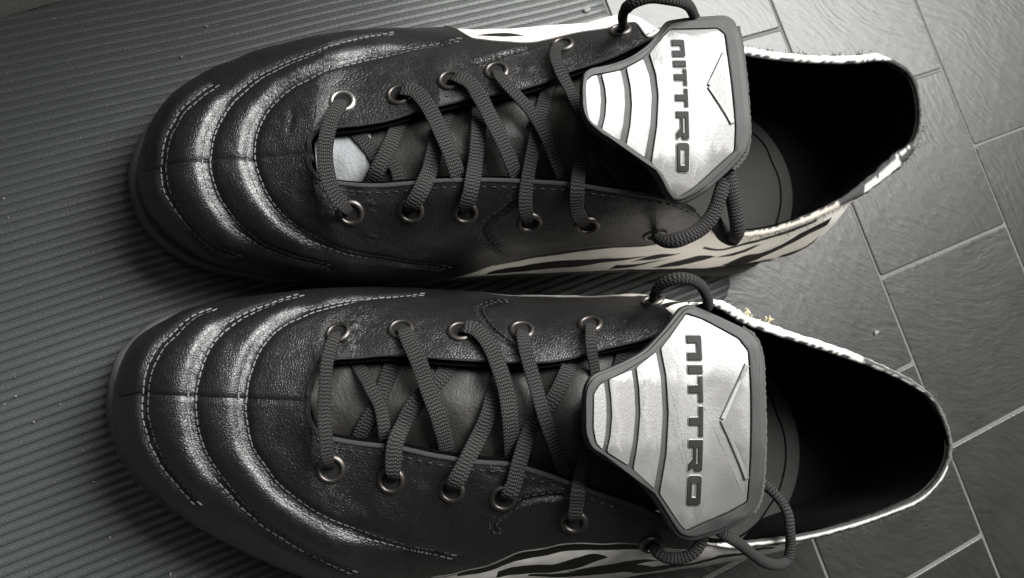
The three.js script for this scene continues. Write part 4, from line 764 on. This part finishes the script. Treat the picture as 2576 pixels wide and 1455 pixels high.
const lowerShoe = {
  name: 'L', throat: 9, turn: -1,
  far: [
    [290, 1004, 24, 290, 1004, 24], [293, 1002, 30, 290, 975, 24], [300, 999, 34, 298, 945, 24], [325, 995, 39, 321, 888, 25], [363, 989, 44.5, 360, 843, 26], [420, 994, 48, 434, 800, 26.5],
    [483, 998, 50.5, 525, 766, 27], [609, 1003, 53.3, 660, 744, 28], [700, 1007, 56.8, 751, 731, 29], [772, 1009, 60, 830, 726, 29], [776, 982, 60, 865, 724, 29], [787, 945, 59.9, 905, 723.5, 29],
    [806, 913, 59.9, 945, 723, 29], [839, 903, 60.6, 980, 723, 29], [898, 898, 62.2, 1030, 725, 29], [980, 892, 64.8, 1085, 728, 29], [1072, 897, 68, 1150, 732, 29.5], [1141, 902, 70.5, 1200, 735, 30],
    [1232, 906, 73, 1267, 738.5, 30], [1293, 909, 75, 1340, 739.5, 31], [1376, 908, 77.5, 1410, 740, 32], [1447, 895, 79.5, 1470, 740.5, 33], [1522, 873, 82, 1540, 739.5, 35], [1593, 857, 84, 1610, 738.5, 38],
    [1658, 835, 85.5, 1670, 738, 42], [1712, 790, 86.5, 1722, 737, 46], [1760, 760, 82, o, 0, -4, 40], [1812, 765, 76, o, 0, -5, 34], [1870, 800, 70, o, 0, -6, 30], [1940, 827, 66, o, 0, -6, 30],
    [2029, 857, 64, o, 0, -6, 28], [2098, 879, 63, o, 0, -6, 28], [2177, 908, 64, o, 1, -6, 28], [2240, 936, 65, o, 1.5, -5, 28], [2300, 968, 67, o, 2, -4, 28], [2348, 1007, 68, o, 3, -4, 28],
    [2380, 1070, 69, o, 4, -2, 28], [2391, 1122, 69, o, 5, 0, 28],
  ],
  near: [
    [290, 1004, 24, 290, 1004, 24], [293, 1002, 30, 289, 1030, 24], [300, 999, 34, 295, 1065, 24], [325, 995, 39, 312, 1135, 25], [363, 989, 44.5, 345, 1190, 26], [420, 994, 48, 403, 1250, 26],
    [483, 998, 50.5, 480, 1315, 26], [609, 1003, 53.3, 605, 1382, 26], [700, 1007, 56.8, 700, 1428, 26], [772, 1009, 60, 785, 1460, 26], [775, 1045, 60, 825, 1474, 26], [787, 1077, 59.9, 870, 1487, 26],
    [808, 1098, 59.9, 910, 1496, 26], [836, 1106, 60.5, 950, 1503, 26], [892, 1116, 62, 1000, 1508, 26], [972, 1125, 64.6, 1060, 1511, 26], [1014, 1131, 66, 1100, 1511, 26], [1091, 1148, 68.6, 1170, 1508, 26],
    [1159, 1159, 71.5, 1230, 1504, 26], [1215, 1166, 73.5, 1280, 1499, 25], [1284, 1171, 75.5, 1345, 1491, 24], [1327, 1183, 77, 1390, 1484, 23], [1417, 1212, 79.5, 1470, 1470, 22], [1476, 1235, 81.5, 1530, 1459, 22],
    [1548, 1260, 83, 1590, 1450, 22], [1616, 1284, 84, 1650, 1442, 22], [1673, 1314, 84.5, 1700, 1435, 22], [1722, 1345, 80, 1750, 1426, 22], [1775, 1368, 73, 1800, 1418, 22], [1850, 1373, 66, 1877, 1404, 26],
    [1930, 1366, 62, 1958, 1390, 32], [2010, 1356, 61, 2030, 1376, 40], [2090, 1338, 61, o, 1.5, 5, 36], [2175, 1313, 62, o, 1, 4, 28], [2250, 1286, 64, o, 2, 4, 28], [2315, 1256, 66, o, 2, 4, 28], [2360, 1212, 68, o, 3, 3, 28], [2384, 1165, 69, o, 5, 1, 28],
  ],
  streaks: [
    [[1150, 1452, 4], [1215, 1440, 6], [1277, 1416, 8], [1345, 1398, 9], [1413, 1385, 8], [1481, 1381, 7], [1571, 1381, 6], [1650, 1385, 4]],
    [[1250, 1452, 6], [1320, 1440, 10], [1390, 1436, 10], [1440, 1425, 14], [1475, 1416, 14], [1505, 1410, 8], [1532, 1408, 0]],
    [[1420, 1445, 0], [1490, 1438, 4], [1548, 1430, 6], [1600, 1421, 6], [1662, 1417, 0]],
    [[1330, 1454, 2], [1440, 1451, 5], [1540, 1442, 8], [1590, 1436, 8], [1640, 1440, 6], [1690, 1435, 3]],
    [[1640, 1437, 5], [1690, 1432, 5], [1746, 1424, 4], [1815, 1407, 4], [1880, 1400, 2]],
    [[1840, 1390, 0], [1900, 1388, 2], [1950, 1384, 2]],
  ],
  dentsPx: [[890, 820, 0.8, 0.6], [902, 838, 0.7, 0.6], [895, 860, 0.8, -0.6], [912, 800, 0.7, 0.5], [880, 870, 0.9, 0.5], [1248, 1185, 1, 0.5], [1235, 1195, 0.7, -0.5], [1075, 1210, 2.5, -0.3], [560, 880, 3, 0.25], [900, 1260, 4, -0.3], [960, 1280, 3, 0.3], [1240, 1330, 1.1, 0.5], [1252, 1345, 1.0, 0.5]],
  seams: [
    [[556, 768], [537, 774], [491, 794], [461, 814.6], [434, 842], [406, 870], [388, 899.5], [374, 927], [366, 959], [363, 989], [362, 1019], [364, 1050], [371, 1084], [378, 1110], [393, 1140.5], [408, 1171], [428.5, 1199], [454, 1229], [479, 1257], [512, 1288]],
    [[778, 736], [720, 748], [663, 769], [617, 789], [571, 819], [537, 849], [514, 883.4], [500, 915.5], [490, 950], [484, 984], [482.5, 998], [482, 1030], [489, 1084], [497, 1115], [510, 1145.6], [530, 1178.7], [550.7, 1206.7], [573.6, 1234.7], [601.6, 1267.8], [632, 1295.8], [670, 1328.9], [721, 1362], [772, 1392.5], [823, 1417], [865, 1436], [925, 1454]],
    [[1095, 740], [1003, 743], [934, 749], [888, 755], [831, 766], [774, 783], [751, 793], [720, 808], [686, 830.7], [658.5, 860.5], [638, 892.6], [624, 927], [615, 959], [609, 1003], [607, 1030], [614, 1084.5], [620.7, 1115], [634.7, 1145.6], [652.5, 1171], [670, 1196.5], [690.7, 1222], [718.7, 1247.4], [751, 1272], [789, 1297], [835.8, 1320], [892, 1341], [949, 1360], [1006, 1377], [1091, 1395], [1150, 1408], [1190, 1414]],
  ],
  panels: [[[1290, 760], [1240, 762], [1209, 775], [1215, 800], [1250, 840], [1290, 870]], [[1425, 1246], [1380, 1250], [1320, 1260], [1270, 1290], [1240, 1320], [1262, 1345]]],
  zebraFar: [[1255, 743], [1340, 746], [1450, 747], [1540, 746], [1630, 744.5], [1690, 742]], tipFar: 26, holdFar: 25.2,
  zebraNear: [[1085, 1453], [1119, 1449], [1210, 1429], [1277, 1403], [1345, 1385], [1413, 1371], [1481, 1368], [1571, 1369], [1627, 1374], [1700, 1384], [1752, 1384]], tipNear: 46.0,
  edgeEnd: [25.8, 27.2],
  sheet: [1760, 1130, 2010, 1130],
  welt: [[640, 744], [594, 751], [525, 763], [480, 773], [422, 789], [365, 819], [319, 860], [289, 897], [275, 938], [267, 984], [264, 1043], [273, 1084], [286, 1130], [306, 1168], [344, 1219], [377, 1252], [428, 1288], [479, 1316], [520, 1342], [571, 1366], [660, 1405]], weltU: [6.6, 7.6],
  rim: [26.4, 46.6],
  rimLook: look([[0, 1.2, WHITE], [28, 1.9, WHITE], [31.6, 1.7, WHITE], [31.9, 1.6, EDGED], [34.6, 1.0, EDGED], [35.3, 0.95, GRY], [38.2, 0.95, LINE], [40, 1.3, LINE], [44, 1.4, LINE], [46, 1.3, WHITE], [60, 1.2, WHITE]]),
  fray: [[29, 32, 90], [33, 36, 140], [37, 40, 80], [40, 43, 80]],
  tongue: [[9, 9, 5, 2], [12, 12, 6, 3], [14, 14, 6, 3.5], [16, 16.5, 6, 4], [18, 18.5, 6.5, 4.5], [20, 20.5, 7, 5], [22, 23, 7, 5], [24.5, 25, 7, 4]], tongueEnd: [[1900, 860, 92], [1885, 1290, 90]],
  eyelets: [[849.4, 837.5, 26], [1007.7, 828.4, 26], [1156.8, 834, 26], [1312, 830.6, 26], [1484.6, 816, 25], [1641, 757, 26], [831.5, 1181.5, 28], [983, 1209.8, 27], [1136, 1235, 25], [1266, 1255, 26], [1444.5, 1313.7, 26], [1640, 1372, 24]],
  laces: [
    { p: [[991, 895, 't'], [983, 925, 't'], [949, 1017, 't'], [918, 1070, 't'], [893, 1122, 't']], w: 40 },
    { p: [[888, 896, 't'], [902, 922, 't'], [932, 975, 'u'], [958, 1030, 'u'], [966, 1080, 'u'], [970, 1130, 't']], w: 33 },
    { p: [[983, 1210, 'e'], [988, 1196, 'o'], [989, 1156, 'o'], [995, 1113, 'o'], [1013, 1071, 'u'], [1040, 1020, 'u'], [1075, 985, 't'], [1110, 950, 't'], [1137, 905, 't'], [1146, 885, 't']], w: 42, e: 1 },
    { p: [[1134, 1237, 'e'], [1140, 1222, 'o'], [1154, 1198, 'o'], [1176, 1154, 'o'], [1204, 1099, 'u'], [1229, 1043, 'u'], [1243, 990, 't'], [1260, 945, 't'], [1275, 900, 't']], w: 44, e: 1 },
    { p: [[1265, 1257, 'e'], [1276, 1248, 'o'], [1289, 1228, 'o'], [1307, 1162, 'o'], [1330, 1090, 'u'], [1358, 1050, 't'], [1394, 1002, 't'], [1423, 944, 't'], [1446, 890, 't']], w: 42, e: 1 },
    { p: [[849, 836, 'e'], [842, 848, 63.5], [831, 876, 65.5], [822, 915, 66.5], [817, 984, 66.5], [815, 1043, 66.5], [819, 1100, 66.5], [821, 1138, 65.5], [827, 1164, 63.5], [831, 1182, 'e']], w: 33, e: 3 },
    { p: [[1006, 828, 'e'], [1017, 832, 'o'], [1028, 855, 'o'], [1046, 892, 'o'], [1067, 950, 'o'], [1083, 996, 'o'], [1102, 1043, 'o'], [1115, 1090, 'u'], [1130, 1163, 't']], w: 44, e: 1 },
    { p: [[1157, 836, 'e'], [1170, 824, 'o'], [1192, 827, 'o'], [1212, 842, 'o'], [1234, 872, 'o'], [1256, 927, 'o'], [1273, 984, 'o'], [1283, 1050, 'o'], [1287, 1110, 'u'], [1289, 1178, 't']], w: 44, e: 1 },
    { p: [[1311, 830, 'e'], [1315, 843, 'o'], [1323, 886, 'o'], [1346, 968, 'o'], [1375, 1065, 'o'], [1402, 1140, 'u'], [1425, 1218, 't']], w: 37, e: 1 },
    { p: [[1485, 815, 'e'], [1486, 826, 'o'], [1487, 872, 'o'], [1497, 935, 'u'], [1505, 980, 'u']], w: 30, e: 1 },
    { p: [[1444, 1315, 'e'], [1446, 1302, 'o'], [1450, 1270, 'o'], [1454, 1235, 'o'], [1461, 1194, 'u'], [1473, 1155, 'u'], [1482, 1110, 'u']], w: 38, e: 1 },
    { p: [[1590, 850, 't'], [1572, 885, 't'], [1556, 930, 't']], w: 36 },
    { p: [[1641, 757, 'e'], [1649, 737, 90], [1664, 717, 94], [1695, 702, 97], [1732, 702, 98], [1763, 719, 96], [1779, 748, 93], [1782, 775, 89]], w: 30, e: 1, rope: 1 },
    { p: [[1640, 1371, 'e'], [1650, 1388, 82], [1676, 1403, 84], [1712, 1405, 86], [1744, 1392, 88], [1764, 1366, 89], [1773, 1335, 90]], w: 30, e: 1, rope: 1 },
    { p: [[1795, 1325, 92], [1821, 1345, 92], [1859, 1368, 88], [1893, 1395, 81], [1927, 1416, 73], [1960, 1421, 67], [1981, 1410, 65], [1989, 1375, 66], [1987, 1330, 68], [1983, 1296, 68], [1968, 1266, 66], [1945, 1239, 64], [1927, 1223, 62], [1902, 1205, 60]], w: 30, rope: 1 },
  ],
  foam: [[1880, 786, 69.5, 36, 14], [1936, 806, 66.5, 30, 12], [1912, 807, 67, 12, 10]],
  badge: {
    plane: [[1460, 1045, 95], [1921, 1040, 100], [1717, 1357, 98.5]], bend: -0.01, roll: 0.0035, mid: [1690, 1060],
    outer: [[1728, 765], [1750, 759.4], [1809.4, 786.5], [1879.7, 824.4], [1906.8, 851.4], [1917.6, 894.7], [1920.3, 992], [1923, 1154.5], [1917.6, 1262.8], [1896, 1306], [1836.5, 1344], [1755, 1368], [1717.4, 1357.5], [1695.7, 1327.7], [1647, 1252], [1593, 1197.8], [1517, 1154.5], [1474, 1127.5], [1460.3, 1089.6], [1460, 1003], [1465.7, 970.5], [1484.6, 943.4], [1555, 916.4], [1620, 884], [1679.5, 824.4]],
    lip: [[1733, 774], [1750, 770], [1804, 795], [1871, 832], [1895, 857], [1904, 897], [1907, 992], [1910, 1154], [1904, 1259], [1887, 1297], [1831, 1332], [1754, 1356], [1722, 1349], [1701, 1322], [1651, 1247], [1596, 1193], [1518, 1151], [1477, 1125], [1463, 1089], [1463, 1003], [1469, 973], [1488, 950], [1558, 923], [1625, 890], [1685, 829]],
    inner: [[1734, 784], [1778, 801], [1860, 850], [1882, 884], [1884.5, 992], [1884.5, 1154], [1882, 1264], [1837, 1292], [1766, 1324.5], [1733, 1341], [1715, 1323], [1656, 1243], [1592, 1184], [1516, 1140], [1488, 1118], [1480, 1079], [1482.6, 992], [1500, 968], [1560, 941], [1634, 898], [1684, 849]],
    plates: [
      [[1500, 971], [1513, 963], [1518, 1000], [1519, 1046], [1516, 1095], [1508, 1132], [1491, 1116], [1483, 1078], [1484.6, 993]],
      [[1525, 957], [1586, 931], [1592, 980], [1594, 1040], [1588, 1110], [1576, 1172], [1519, 1138], [1528, 1095], [1532, 1046], [1530, 1000]],
      [[1598, 925], [1651, 886], [1661, 950], [1665, 1040], [1659, 1140], [1645, 1231], [1589, 1181], [1600, 1110], [1606, 1040], [1604, 980]],
      [[1664, 876], [1685, 852], [1734, 787], [1777, 803], [1858, 852], [1880, 885], [1882, 992], [1882, 1154], [1880, 1262], [1836, 1289], [1766, 1322], [1733, 1338], [1717, 1322], [1660, 1243], [1674, 1145], [1679, 1040], [1675, 945]],
    ],
    chevron: [[1876, 918], [1812, 1057], [1877, 1207]], facet: [[1880, 1206], [1880, 1057], [1879, 919]],
    letters: { x: 1730, y: 843, px: [-0.002, 1], h: 36, t: 20, list: [['N', 0, 64], ['I', 76, 22], ['T', 104, 66], ['T', 180, 76], ['R', 264, 80], ['O', 354, 76]] },
    fringe: [[1880, 822], [1907, 845], [1921, 890], [1924, 990], [1927, 1150], [1922, 1255], [1910, 1290]],
  },
};
makeShoe(upperShoe, 'upper black lace-up football shoe with a painted pale sheen at the tongue front');
makeShoe(lowerShoe, 'lower black lace-up football shoe with yellow foam crumbs on its collar');
renderer.render(scene, camera);
